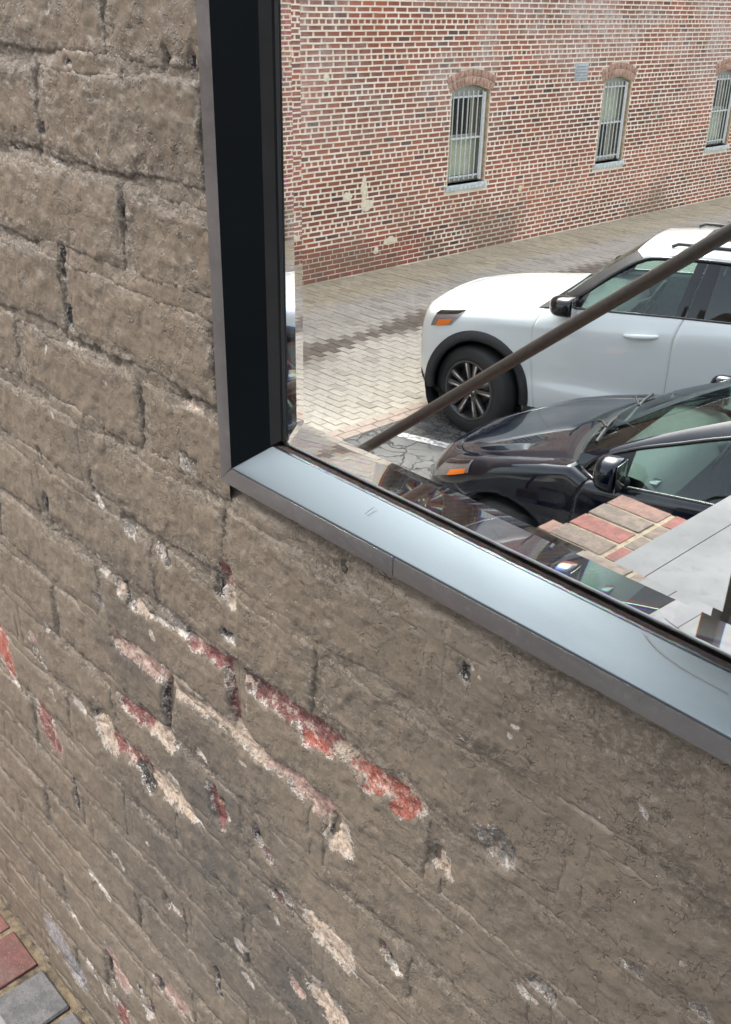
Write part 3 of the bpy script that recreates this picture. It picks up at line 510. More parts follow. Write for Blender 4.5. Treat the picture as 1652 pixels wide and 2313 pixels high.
# handrail
def mat_bronze():
    t = NT('dark_bronze_paint'); n = t.noise(60, 5, .6); f = t.voro(70)
    c = t.mix(t.ramp(n, .35, .7), (.030, .024, .019), (.048, .038, .030)); c = t.mix(t.ramp(f, .06, .03, 0, .7), c, (.22, .17, .13))
    return t.done(c, .42, normal=t.bump(n, .25, .002))
M['bronze'] = mat_bronze()
rail = empty('stair_handrail', V(-3.85, 2.52, -CAMZ)); tag(rail, 'dark bronze painted pipe handrail sloping down beside the brick steps', 'handrail')
def rp(x, z): p = V(x, 2.52, z); return (p[0] - rail.location.x, p[1] - rail.location.y, p[2])
sl = (-.5746 + 1.4517) / (-1.3409 + 2.4571)
rz_ = lambda x: -.5746 + (x + 1.3409) * sl
tube('rail_pipe', [rp(-4.02, rz_(-3.85) - .02), rp(-3.92, rz_(-3.85) - .015), rp(-3.85, rz_(-3.85))] + [rp(x, rz_(x)) for x in np.linspace(-3.6, -1.16, 10)] + [rp(-1.11, rz_(-1.11) - .006), rp(-1.05, rz_(-1.09) + .005), rp(-.6, rz_(-1.09) + .006)], .0212, M['bronze'], rail, 18)
for xp, zt, zbm in ((-3.85, rz_(-3.85), -CAMZ), (-.75, rz_(-1.09), LZ)):
    tube('post', [rp(xp, zbm), rp(xp, zt)], .0212, M['bronze'], rail, 16)
    tube('base_flange', [rp(xp, zbm + .005), rp(xp, zbm + .016)], .05, M['bronze'], rail, 20)
post = empty('railing_post', V(-.792, 1.905, LZ)); tag(post, 'brown painted flat railing post standing on the pale concrete landing', 'post')
box('upright', (-.021, -.021, .006), (.021, .021, 1.0), M['bronze'], post, .003); box('base_plate', (-.05, -.05, .0065), (.05, .05, .016), M['bronze'], post, .002); box('cap', (-.026, -.026, 1.0), (.026, .026, 1.02), M['bronze'], post, .004)

# ------------------------------------------------------------------ parking lot and brick alley
def mat_asphalt():
    t = NT('cracked_asphalt'); w = t.noise(2.2, 4, .6, col=True)
    pv = t.node('ShaderNodeVectorMath', operation='MULTIPLY_ADD'); t.l.new(w, pv.inputs[0]); pv.inputs[1].default_value = (.42, .42, .42); t.l.new(t.pos(), pv.inputs[2])
    d = t.voro(6.0, 'DISTANCE_TO_EDGE', pv.outputs[0]); d2 = t.voro(13, 'DISTANCE_TO_EDGE', pv.outputs[0])
    patch = t.ramp(t.noise(.9, 3), .42, .56)
    cr = t.math('MAXIMUM', t.math('MULTIPLY', t.ramp(d, .07, .015), t.ramp(t.noise(1.7, 4, .6), .36, .50, .15, 1)), t.math('MULTIPLY', t.ramp(d2, .10, .02), t.math('MULTIPLY', patch, .8)))
    n = t.noise(1.6, 5, .6); f = t.noise(110, 4, .75)
    c = t.mix(t.ramp(n, .3, .7), (.15, .148, .145), (.25, .245, .235)); c = t.mix(t.ramp(f, .35, .7), t.mix(1.0, c, (.55, .55, .55), 'MULTIPLY'), c); c = t.mix(t.ramp(f, .66, .76, 0, .6), c, (.45, .44, .42))
    c = t.mix(t.math('MULTIPLY', cr, .88), c, (.035, .034, .032))
    h = t.math('SUBTRACT', t.math('MULTIPLY', f, .35), cr)
    return t.done(c, .88, normal=t.bump(h, .8, .02))
M['asphalt'] = mat_asphalt()
def mat_col(name, src, rough=.9, b=.5, dust=(.45, .40, .33), scale=40, haze=None):
    """brick material whose own colour comes from the object colour or from a stored colour"""
    t = NT(name); c = t.node('ShaderNodeObjectInfo').outputs['Color'] if src == 'object' else t.attr('own_colour', 'Color')
    geo = t.node('ShaderNodeNewGeometry').outputs['Position']; n = t.noise(scale, 5, .65, geo); f = t.noise(scale * 6, 3, .6, geo)
    c = t.mix(t.ramp(n, .4, .72, 0, .55), c, t.mix(1.0, c, (.62, .60, .60), 'MULTIPLY')); c = t.mix(t.ramp(f, .58, .75, 0, .35), c, dust)
    if haze: c = haze(t, c, geo)
    return t.done(c, rough, normal=t.bump(t.math('ADD', n, f), b, .004))
M['alley_o'] = mat_col('alley_brick', 'object', .88, .5, (.42, .38, .33), 18); M['alley_s'] = mat_col('alley_brick_far', 'stored', .88, .5, (.42, .38, .33), 18)
def mat_joint():
    t = NT('alley_joint_dirt'); n = t.noise(5, 5); f = t.noise(150, 3)
    return t.done(t.mix(t.ramp(n, .35, .65), (.38, .34, .28), (.43, .39, .325)), .95, normal=t.bump(f, .5, .004))
M['joint'] = mat_joint()
gr = mesh('ground', [(-300, -300, -.06), (300, -300, -.06), (300, 300, -.06), (-300, 300, -.06)], [(0, 1, 2, 3)], M['asphalt']); gr['kind'] = 'structure'
XA = -5.925                       # edge of the alley
al = empty('alley', V(0, 0, -CAMZ)); al.location = (0, 0, 0); al['kind'] = 'structure'
lot = mesh('parking_lot', [(XA, 40, 0), (30, 40, 0), (30, -60, 0), (XA, -60, 0)], [(3, 2, 1, 0)], M['asphalt']); lot['kind'] = 'structure'
mesh('joint_bed', [(-10.3, 40, -.004), (XA, 40, -.004), (XA, -60, -.004), (-10.3, -60, -.004)], [(3, 2, 1, 0)], M['joint'], al)

def lump(name, boxes, cols, mat, parent, ax):
    """many little bricks joined: boxes (n,6) centre+half sizes; the face towards -ax is left out"""
    n = len(boxes); s = np.array([(x, y, z) for x in (-1, 1) for y in (-1, 1) for z in (-1, 1)], float)
    v = boxes[:, None, :3] + s[None] * boxes[:, None, 3:]
    fs = [f for i, f in enumerate(BOXF) if i != {'x': 0, 'z': 4}[ax]]
    f = (np.array(fs)[None] + (np.arange(n) * 8)[:, None, None]).reshape(-1, 4)
    me = npmesh(name, v.reshape(-1, 3), f, False)
    a = me.attributes.new('own_colour', 'FLOAT_COLOR', 'POINT'); a.data.foreach_set('color', np.repeat(np.concatenate([cols, np.ones((n, 1))], 1), 8, 0).astype(np.float32).ravel())
    o = link(name, me, mat, parent); o['kind'] = 'stuff'; return o
def singles(name, boxes, cols, mat, parent, size, bev, rot=0):
    """individual bricks sharing one mesh of the given size"""
    me = bpy.data.meshes.new(name); bm = bmesh.new(); bmesh.ops.create_cube(bm, size=1); bmesh.ops.scale(bm, vec=size, verts=bm.verts)
    bmesh.ops.bevel(bm, geom=list(bm.edges), offset=bev, segments=1, affect='EDGES'); bm.to_mesh(me); bm.free(); me.materials.append(mat)
    for b, c in zip(boxes, cols):
        o = bpy.data.objects.new(name, me); COL.objects.link(o); o.location = b[:3]; o.scale = (2 * b[3] / size[0], 2 * b[4] / size[1], 2 * b[5] / size[2]); o.color = (*c, 1); o.parent = parent
def alley_bricks():
    bx = []; co = []; r = np.random.default_rng(21)
    for j in range(205):
        yv = 4.0 + j * .1035
        for i in range(20):
            x = -6.265 - i * .2055 - (.103 if j % 2 else 0) + .05
            if x < -10.12: continue
            yy = yv + r.uniform(-.003, .003)
            n1 = float(fbm(x * .7, yy * .35, 31, 2)); n2 = float(perlin(x * 2.5, yy * 1.2, 33)); u = r.uniform(-1, 1)
            t = np.array([.43, .390, .328]) * (1 + .16 * n1 + .05 * u)                         # worn pale grey-tan
            wmid = float(sstep(-8.0, -8.5, x) * (1 - sstep(-9.1, -9.5, x)))
            t = t * (1 - .75 * wmid) + np.array([.375, .335, .285]) * (1 + .07 * u) * .75 * wmid
            wb = float(sstep(-9.0, -9.45, x)); t = t * (1 - .8 * wb) + np.array([.40, .33, .22]) * (1 + .12 * u) * .8 * wb
            xc = -7.93 - .11 * (yy - 6.5) / 2.3; wd = .19 + .04 * math.sin(yy * 2.3)
            st_ = float(sstep(wd + .15, wd - .12, abs(x - xc + .09 * n2 + .03 * u))); t = t * (1 - st_) + st_ * np.array([.145, .115, .09]) * (1 + .08 * u)      # damp stain along the drain line
            if r.random() < .06: t = t * .8
            t = t * (1 + .08 * n2)
            bx.append((x, 2 * YM - yy, -.028 + r.uniform(-.0025, .0025), .0985, .0485, .03)); co.append(np.clip(t, .02, 1))
    for c in (0, 1):
        for j in range(100):
            yv = 4.0 + j * .208 + c * .1; x = -5.978 - c * .108; u = r.uniform(-1, 1)
            bx.append((x, 2 * YM - yv, -.024, .050, .100, .03)); co.append(np.array([.40, .32, .265]) * (1 + .12 * u))
    bx = np.array(bx); co = np.array(co)
    d = np.hypot(bx[:, 0], bx[:, 1] - 2 * YM) ; vis = (bx[:, 0] < -(2 * YM - bx[:, 1]) * .72) & (bx[:, 1] < 2 * YM - 4.9)
    idx = np.argsort(np.where(vis, d, 99)); k = idx[:290]; rest = idx[290:]
    for sel, sz in ((k[bx[k, 3] > .09], (.197, .097, .06)), (k[bx[k, 3] < .09], (.1, .2, .06))):
        singles('paving_brick', bx[sel], co[sel], M['alley_o'], al, sz, .0035)
    lump('paving_bricks_far', bx[rest], co[rest], M['alley_s'], al, 'z')
alley_bricks()
def mat_line():
    t = NT('worn_white_line'); n = t.noise(22, 5, .7); f = t.noise(140, 3)
    c = t.mix(t.ramp(t.math('ADD', n, t.math('MULTIPLY', f, .3)), .56, .70), (.20, .197, .19), (.66, .65, .62)); return t.done(c, .85, normal=t.bump(f, .5, .006))
M['line'] = mat_line()
la = math.radians(16.6)
def stall_line(x, yv, L):
    d = (math.cos(la), math.sin(la)); n = (-d[1] * .05, d[0] * .05)
    p = [(x + n[0], yv + n[1]), (x - n[0], yv - n[1]), (x + d[0] * L - n[0], yv + d[1] * L - n[1]), (x + d[0] * L + n[0], yv + d[1] * L + n[1])]
    o = mesh('stall_line', [V(a, b, -CAMZ + .004) for a, b in p], [(0, 1, 2, 3)], M['line'], lot)
stall_line(-5.80, 5.77, 4.8); stall_line(-5.8, 3.05, 4.2)

# ------------------------------------------------------------------ red brick building across the alley
XB = -10.1; CB = .0677
bld = empty('brick_building', (XB, 2 * YM - 14, 0)); tag(bld, 'old red brick building with pale mortar and three barred arched windows', 'building')
def bp_(dx, yv, z): return (dx, 14 - yv, z + CAMZ)        # building-local: dx out of the wall (+x), yv and z as seen in the mirror
WIN = [(11.06, 11.88), (14.68, 15.47), (18.21, 19.02)]
WZ0, WZ1, RISEA = -2.42, -1.165, .085
def haze_b(t, c, geo):
    m = t.node('ShaderNodeMapping'); t.l.new(geo, m.inputs[0]); m.inputs['Scale'].default_value = (1, .55, .8)
    n = t.noise(.9, 5, .62, m.outputs[0]); g = t.noise(9, 5, .7, geo)
    sx = t.node('ShaderNodeSeparateXYZ'); t.l.new(geo, sx.inputs[0])
    hi = t.ramp(sx.outputs[2], 1.2, 3.4); lowb = t.ramp(sx.outputs[2], 1.2, .15)
    wz = t.math('MULTIPLY', t.math('MULTIPLY', t.ramp(n, .42, .64), hi), t.ramp(g, .38, .60, .22, .82))
    c = t.mix(wz, c, (.60, .52, .47))                                                          # lime bloom
    k = t.math('MULTIPLY', t.math('MULTIPLY', t.ramp(t.noise(.55, 4, .6, geo), .46, .60), lowb), .5)
    return t.mix(k, c, (.155, .125, .082))                                                     # green-brown grime at the foot
M['bb_o'] = mat_col('building_brick', 'object', .88, .5, (.5, .38, .32), 14, haze_b); M['bb_s'] = mat_col('building_brick_far', 'stored', .88, .5, (.5, .38, .32), 14, haze_b)
def mat_mortar():
    t = NT('pale_mortar'); geo = t.node('ShaderNodeNewGeometry').outputs['Position']; n = t.noise(3, 5, .6, geo); f = t.noise(90, 3, .6, geo)
    c = t.mix(t.ramp(n, .3, .7), (.70, .58, .44), (.83, .73, .60)); c = haze_b(t, c, geo); return t.done(c, .92, normal=t.bump(f, .5, .006))
M['mortar'] = mat_mortar()
def mat_bldfar():
    t = NT('building_brick_upper'); br = t.node('ShaderNodeTexBrick'); sx = t.node('ShaderNodeSeparateXYZ'); t.l.new(t.pos(), sx.inputs[0]); cx = t.node('ShaderNodeCombineXYZ'); t.l.new(sx.outputs[1], cx.inputs[0]); t.l.new(sx.outputs[2], cx.inputs[1]); t.l.new(cx.outputs[0], br.inputs['Vector'])
    for k_, v_ in (('Scale', 1), ('Brick Width', .207), ('Row Height', CB), ('Mortar Size', .006)): br.inputs[k_].default_value = v_
    br.inputs['Mortar Size'].default_value = .010; br.inputs['Color1'].default_value = (.33, .10, .06, 1); br.inputs['Color2'].default_value = (.22, .08, .055, 1); br.inputs['Mortar'].default_value = (.74, .63, .50, 1)
    return t.done(br.outputs['Color'], .9)
M['bldfar'] = mat_bldfar()
def bbox(name, a, b, mat, parent=bld, bev=0): return box(name, bp_(*a), bp_(*b), mat, parent, bev)
TOPB = 1.0
def wallpiece(y0, y1, z0, z1, mat='mortar', name='wall'): bbox(name, (-.38, y0, z0), (-.004, y1, z1), M[mat])
ys = [6.4] + [v for w in WIN for v in w] + [22.0]
for a, b in zip(ys[::2], ys[1::2]): wallpiece(a, b, -CAMZ - .05, TOPB)
for a, b in WIN:
    wallpiece(a, b, -CAMZ - .05, WZ0); 
    # arch-topped piece above the opening
    R = ((.5 * (b - a)) ** 2 + RISEA ** 2) / (2 * RISEA); cz = WZ1 + RISEA - R; cyv = (a + b) / 2; pv = []; n = 12
    for i in range(n + 1):
        yv = a + (b - a) * i / n; z = cz + math.sqrt(R * R - (yv - cyv) ** 2)
        pv += [bp_(-.004, yv, z), bp_(-.004, yv, TOPB), bp_(-.38, yv, z), bp_(-.38, yv, TOPB)]
    f = []
    for i in range(n): q = 4 * i; f += [(q, q + 4, q + 5, q + 1), (q + 2, q, q + 4, q + 6)]
    mesh('wall', pv, f, M['mortar'], bld)
wallpiece(-3, 6.4, -CAMZ - .05, 4.0, 'bldfar', 'wall_beyond'); wallpiece(22.0, 45, -CAMZ - .05, 4.0, 'bldfar', 'wall_beyond'); wallpiece(6.4, 22.0, TOPB, 4.0, 'bldfar', 'wall_upper')
bbox('roof_coping', (-.45, -3, 4.0), (.06, 45, 4.12), M['concrete'])
def building_bricks():
    r = np.random.default_rng(5); bx = []; co = []
    for k in range(66):
        z = -CAMZ + .012 + CB * (k + .5)
        if z > TOPB - .03: break
        header = k % 6 == 4; L = .108 if header else .216; y = 6.4 + (.05 if header else (0.108 if k % 2 else 0)) + r.uniform(-.02, .02)
        while y < 21.9:
            l = L * (1 + r.uniform(-.05, .05)); a, b = y, y + l; y = b; ok = True
            for (w0, w1) in WIN:
                if WZ0 - .10 < z < WZ1 + .02 and b > w0 - .0 and a < w1 + .0:
                    if z < WZ0 - .0:
                        if a < w0 - .06: b = min(b, w0 - .036)
                        elif b > w1 + .06: a = max(a, w1 + .036)
                        else: ok = False
                    elif a < w0 - .04: b = w0
                    elif b > w1 + .04: a = w1
                    else: ok = False
                elif z >= WZ1 + .02:
                    R = ((.5 * (w1 - w0)) ** 2 + RISEA ** 2) / (2 * RISEA); cz = WZ1 + RISEA - R; cyv = (w0 + w1) / 2; Ro = R + .212
                    if cz < z < cz + Ro and b > w0 - .1 and a < w1 + .1:
                        hc = min(math.sqrt(Ro * Ro - (z - cz) ** 2), (.5 * (w1 - w0) * 1.09 / R) * math.hypot(z - cz, .44)) + .004
                        if a < cyv - hc - .03: b = min(b, cyv - hc)
                        elif b > cyv + hc + .03: a = max(a, cyv + hc)
                        elif b > cyv - hc and a < cyv + hc: ok = False
            if not ok or b - a < .035: continue
            u = r.uniform(0, 1); n = float(fbm(y * .5, z * .9, 41, 2))
            c = np.array([.35, .105, .060]) * (1 - u) + np.array([.25, .090, .056]) * u
            if r.random() < .07: c = np.array([.13, .062, .052])
            if r.random() < .14: c = np.array([.26, .10, .075])
            c = c * (1 + .6 * n)
            red = k < 7 and n > -.3 and y < 10.9 + 1.2 * n
            if red: c = c * .6 + np.array([.26, .06, .04]) * .45
            g = .008 if red else .0165
            d = .0042 + r.uniform(-.002, .002)
            bx.append((-.016 + d, (a + b) / 2, z + r.uniform(-.0015, .0015), .012, (b - a) / 2 - g, CB / 2 - (.0075 if red else .0105))); co.append(np.clip(c, .02, .6))
    bx = np.array(bx); co = np.array(co)
    d = np.where((bx[:, 2] > -.05) | (bx[:, 1] < 8.25), 99, np.hypot(10.1, bx[:, 1])); loc = bx.copy(); loc[:, 1] = 14 - bx[:, 1]; loc[:, 2] += CAMZ
    idx = np.argsort(d); k, rest = idx[:290], idx[290:]
    singles('brick', loc[k], co[k], M['bb_o'], bld, (.024, .195, .055), .002); lump('bricks_far', loc[rest], co[rest], M['bb_s'], bld, 'x')
building_bricks()
def bed_joints():
    """mortar squeezed out of the bed joints, standing a little proud of the bricks"""
    V_, F_ = [], []; n0 = 0
    for k in range(1, 66):
        z = -CAMZ + .012 + CB * k
        if z > TOPB - .03: break
        gaps = []
        for (w0, w1) in WIN:
            R = ((.5 * (w1 - w0)) ** 2 + RISEA ** 2) / (2 * RISEA); cz = WZ1 + RISEA - R; cyv = (w0 + w1) / 2; Ro = R + .208
            if WZ0 - .085 < z < WZ1: gaps.append((w0 - (.036 if z < WZ0 else 0), w1 + (.036 if z < WZ0 else 0)))
            elif WZ1 <= z < cz + Ro: hc = min(math.sqrt(Ro * Ro - (z - cz) ** 2), (.5 * (w1 - w0) * 1.09 / R) * math.hypot(z - cz, .44)); gaps.append((cyv - hc, cyv + hc))
        e = [6.4] + [q for g in gaps for q in g] + [22.0]
        for a, b in zip(e[::2], e[1::2]):
            n = max(3, int((b - a) / .07)); y = np.linspace(a, b, n); red = (k < 7) * (1 - sstep(10.6, 11.2, y))
            pr = (.0085 + .0045 * fbm(y * 3.1, np.full(n, k * 7.7), 51, 3)) * (1 - .8 * red); wz = .0030 * perlin(y * 4, np.full(n, k * 3.3), 52); th = .0115 * (1 - .35 * red)
            P_ = [(np.full(n, -.006), z - th - .001 + wz), (pr, z - th * .75 + wz), (pr * .9, z + th * .6 + wz), (np.full(n, -.006), z + th + .002 + wz)]
            G = np.stack([np.stack([px_, 14 - y, pz_ + CAMZ], 1) for px_, pz_ in P_], 1); V_.append(G.reshape(-1, 3)); F_.append(gridfaces(n, 4, True) + n0); n0 += 4 * n
    o = link('mortar_joints', npmesh('mortar_joints', np.concatenate(V_), np.concatenate(F_), False), M['mortar'], bld); o['kind'] = 'stuff'
bed_joints()
def mat_plain(name, c, rough=.6, metal=0, var=.15, scale=30, b=.2):
    t = NT(name); n = t.noise(scale, 5, .6)
    return t.done(t.mix(t.ramp(n, .3, .7), tuple(x * (1 - var) for x in c), tuple(min(1, x * (1 + var)) for x in c)), rough, metal, normal=t.bump(n, b, .002))
M['stone'] = mat_plain('pale_stone_sill', (.50, .53, .52), .8, 0, .3, 20, .5); M['bars'] = mat_plain('pale_grey_bars', (.60, .60, .58), .5, 0, .12); M['wood'] = mat_plain('weathered_window_frame', (.33, .33, .29), .7, 0, .2)
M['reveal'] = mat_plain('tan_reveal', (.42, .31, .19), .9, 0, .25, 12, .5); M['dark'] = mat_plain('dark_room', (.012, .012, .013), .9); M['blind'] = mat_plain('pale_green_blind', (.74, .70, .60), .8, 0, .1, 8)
M['arch_brick'] = mat_plain('arch_brick', (.40, .24, .175), .9, 0, .35, 9, .5); M['vent'] = mat_plain('grey_cast_vent', (.40, .42, .43), .7, 0, .2, 30)
M['patch'] = mat_plain('cream_repair_mortar', (.70, .60, .44), .95, 0, .12, 20, .6)
def mat_pane(name, tint, k=1.0, ior=1.5):
    t = NT(name); tr = t.node('ShaderNodeBsdfTransparent'); tr.inputs[0].default_value = (*tint, 1); g = t.node('ShaderNodeBsdfGlossy'); g.inputs['Roughness'].default_value = .015; g.inputs['Color'].default_value = (.9, .95, .95, 1)
    lw = t.node('ShaderNodeLayerWeight'); lw.inputs[0].default_value = .5; fc = t.math('MULTIPLY_ADD', t.math('POWER', lw.outputs['Facing'], 5.0), .93); fc.node.inputs[2].default_value = .045
    mx = t.node('ShaderNodeMixShader'); t.l.new(t.math('MULTIPLY', fc, k, True), mx.inputs[0]); t.l.new(tr.outputs[0], mx.inputs[1]); t.l.new(g.outputs[0], mx.inputs[2])
    t.l.new(mx.outputs[0], t.out.inputs[0]); t.n.remove(t.b); return t.m
M['pane'] = mat_pane('window_pane', (.90, .92, .88), .8)
lab = ['barred window of the building, the nearest, dark upper pane', 'middle barred window of the building with pale blind behind its bars', 'farthest barred window of the building']
for wi, (a, b) in enumerate(WIN):
    win = empty('window', bp_(-.1, (a + b) / 2, WZ0), 0, bld); win['label'] = lab[wi]
    hw = (b - a) / 2; H = WZ1 - WZ0
    def wb(name, y0, y1, z0, z1, d0, d1, mat, bev=0): return box(name, (d0, y0, z0), (d1, y1, z1), M[mat], win, bev)
    # local: x depth (0 = 10 cm behind the brick face), y along the wall (+ = towards the mirror), z up from the sill
    R = (hw ** 2 + RISEA ** 2) / (2 * RISEA); cz = H + RISEA - R
    nB = 12; a_m = math.asin(hw / R) * 1.10
    for ring in (0, 1):
        r0 = R + .006 + ring * .104; r1 = r0 + .094; v_ = []
        for i in range(nB):
            t0 = -a_m + 2 * a_m * (i + .07) / nB; t1 = -a_m + 2 * a_m * (i + .93) / nB
            v = [(x, rr * math.sin(t), cz + rr * math.cos(t)) for x in (.088, .108 + random.uniform(-.002, .002)) for t in (t0, t1) for rr in (r0, r1)]
            prism8('arch_brick', v, M['arch_brick'], win, .003, 1)
    for s in (-1, 1): wb('reveal', s * (hw - .022), s * (hw + .004), .0, H + .03, -.06, .0935, 'reveal')
    # frame: two stiles, head with arched top, rails
    for s in (-1, 1): wb('frame', s * (hw - .022), s * (hw - .075), .03, H + .02, -.04, .0, 'wood')
    hv = []; n = 10
    for i in range(n + 1):
        y = -hw + .02 + (2 * hw - .04) * i / n; z = cz + math.sqrt(R * R - y * y) - .004; hv += [(0.002, y, H - .07), (.002, y, z), (-.04, y, H - .07), (-.04, y, z)]
    mesh('frame', hv, [q for i in range(n) for q in ((4 * i, 4 * i + 4, 4 * i + 5, 4 * i + 1), (4 * i, 4 * i + 2, 4 * i + 6, 4 * i + 4))], M['wood'], win)
    wb('meeting_rail', -hw + .07, hw - .07, H * .5 - .025, H * .5 + .025, -.035, -.002, 'wood'); wb('frame', -hw + .07, hw - .07, .03, .10, -.035, -.003, 'wood')
    wb('pane', -hw + .07, hw - .07, .10, H * .5 - .02, -.022, -.018, 'pane'); wb('pane', -hw + .07, hw - .07, H * .5 + .02, H - .06, -.030, -.026, 'pane')
    b0, b1 = ((.10, H * .53), (H * .5, H - .05), (.10, H * .55))[wi]
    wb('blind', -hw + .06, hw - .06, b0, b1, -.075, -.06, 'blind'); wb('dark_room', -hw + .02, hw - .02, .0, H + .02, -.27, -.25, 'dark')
    wb('sill', -hw - .035, hw + .035, -.075, .0, -.06, .135, 'stone', .006)
    # security grille standing in front of the sash
    for i in range(7):
        y = -hw + .10 + (2 * hw - .2) * i / 6; 
        tube('bar', [(.05, y, .05), (.05, y, H + .0)], .009, M['bars'], win, 8)
    for z in (.10, H * .5, H - .075): wb('cross_bar', -hw + .03, hw - .03, z - .012, z + .012, .038, .046, 'bars')
    if wi == 0 or True: wb('grille_post', -hw + .035, -hw + .085, .03, H - .02, .036, .060, 'bars')
# cast vent above the second window and cream repair patches
vent = empty('vent', bp_(0, 14.02, -.99), 0, bld)
box('vent_plate', (-.012, -.17, -.12), (.012, .17, .12), M['vent'], vent, .004)
for i in range(5): box('louvre', (.0125, -.14, -.09 + i * .043), (.024, .14, -.068 + i * .043), M['vent'], vent, .003)
def patch(yv, z, ry, rz, seed):
    v = [bp_(.015, yv, z)]; n = 18
    for i in range(n):
        t = 2 * math.pi * i / n; k = 1 + .35 * float(perlin(math.cos(t) * 1.5 + seed, math.sin(t) * 1.5, seed)); v.append(bp_(.007, yv + math.cos(t) * ry * k, z + math.sin(t) * rz * k))
    o = mesh('repair_patch', v, [(0, 1 + i, 1 + (i + 1) % n) for i in range(n)], M['patch'], bld, True)
for p in ((9.42, -2.33, .05, .17, 1), (9.48, -2.50, .12, .075, 2), (9.12, -2.37, .09, .06, 3), (9.95, -3.05, .14, .06, 4), (9.67, -3.15, .05, .05, 5), (8.75, -.90, .05, .05, 6), (9.42, -2.17, .04, .05, 7), (12.75, -2.62, .05, .05, 8)): patch(*p)

# ------------------------------------------------------------------ cars
def mat_paint(name, c, metal=0.0, flake=0.0, rough=.28):
    t = NT(name); n = t.noise(3, 4, .6); d = t.ramp(t.noise(1.2, 5, .65), .45, .75, 0, .10)
    col = t.mix(d, c, (.35, .33, .30))
    nm = None
    return t.done(col, rough, metal, **{'Coat Weight': 1.0, 'Coat Roughness': .03, 'Coat IOR': 1.5, 'Specular IOR Level': .05})
M['white_paint'] = mat_paint('pearl_white_car_paint', (.64, .67, .66), 0, 0, .30)
M['navy_paint'] = mat_paint('dark_navy_car_paint', (.0016, .0042, .0105), .0, 0, .25)
M['trim'] = mat_plain('black_car_plastic', (.017, .017, .018), .50, 0, .15, 60, .2)
M['matt'] = mat_plain('matt_black_plastic', (.010, .010, .011), .9, 0, .2, 60, .3)
M['gloss_black'] = mat_paint('gloss_black_trim', (.008, .008, .009), 0, 0, .2)
M['tyre'] = mat_plain('tyre_rubber', (.018, .018, .018), .75, 0, .2, 80, .3)
M['rim'] = mat_plain('dark_alloy', (.085, .083, .080), .35, .6, .1, 20, .1); M['rim_face'] = mat_plain('machined_alloy', (.52, .52, .52), .28, .9, .1, 40, .1)
M['disc'] = mat_plain('brake_disc', (.22, .21, .20), .4, .9, .1)
M['cabin'] = mat_plain('dark_cabin', (.03, .03, .031), .8, 0, .2); M['seat'] = mat_plain('dark_seat_cloth', (.035, .034, .033), .9, 0, .2)
M['dash'] = mat_plain('grey_dashboard', (.04, .04, .039), .7, 0, .1); M['seat_light'] = mat_plain('grey_door_trim', (.14, .14, .135), .7, 0, .1)
M['amber'] = mat_plain('amber_lens', (.80, .19, .015), .25, 0, .05); M['chrome'] = mat_plain('chrome', (.62, .62, .62), .12, 1, .05)
M['car_glass'] = mat_pane('green_tinted_car_glass', (.72, .90, .84), 1.2, 1.5); M['privacy'] = mat_pane('dark_privacy_glass', (.10, .115, .12), 1.5, 1.5); M['lens'] = mat_pane('clear_lens', (.95, .95, .95), .5, 1.5); M['reflector'] = mat_plain('pale_reflector', (.30, .30, .30), .25, .6, .1)
M['screen'] = mat_pane('windscreen_glass', (.72, .90, .84), .7, 1.5)

def crom(P, n):
    """Catmull-Rom through the rows of P (k, ..., dims) -> n samples per span along axis 0"""
    P = np.asarray(P, float); Q = np.concatenate([2 * P[:1] - P[1:2], P, 2 * P[-1:] - P[-2:-1]]); out = []
    for i in range(len(P) - 1):
        p0, p1, p2, p3 = Q[i:i + 4]
        for j in range(n):
            t = j / n; out.append(.5 * (2 * p1 + (p2 - p0) * t + (2 * p0 - 5 * p1 + 4 * p2 - p3) * t * t + (3 * p1 - p0 - 3 * p2 + p3) * t ** 3))
    out.append(P[-1]); return np.array(out)
def resample(C, n):
    C = np.asarray(C, float); d = np.concatenate([[0], np.cumsum(np.linalg.norm(np.diff(C, axis=0), axis=1))]); t = np.linspace(0, d[-1], n)
    return np.stack([np.interp(t, d, C[:, k]) for k in range(3)], 1)
def coons(c0, c1, d0, d1):
    """c0,c1 (n,3) along u at v=0,1; d0,d1 (m,3) along v at u=0,1 -> (n,m,3)"""
    n, m = len(c0), len(d0); u = np.linspace(0, 1, n)[:, None, None]; v = np.linspace(0, 1, m)[None, :, None]
    return (1 - v) * c0[:, None] + v * c1[:, None] + (1 - u) * d0[None] + u * d1[None] - ((1 - u) * (1 - v) * c0[0] + u * (1 - v) * c0[-1] + (1 - u) * v * c1[0] + u * v * c1[-1])
def grid_obj(name, G, mat, parent, both=False, thick=0):
    n, m = G.shape[:2]; v = G.reshape(-1, 3); f = gridfaces(n, m)
    obs = []
    for s in ((1, -1) if both else (1,)):
        w = v * np.array([1, s, 1]); me = npmesh(name, w, f if s > 0 else f[:, ::-1]); o = link(name, me, mat, parent); obs.append(o)
        if thick: md = o.modifiers.new('thickness', 'SOLIDIFY'); md.thickness = thick; md.offset = 0
    return obs[0]
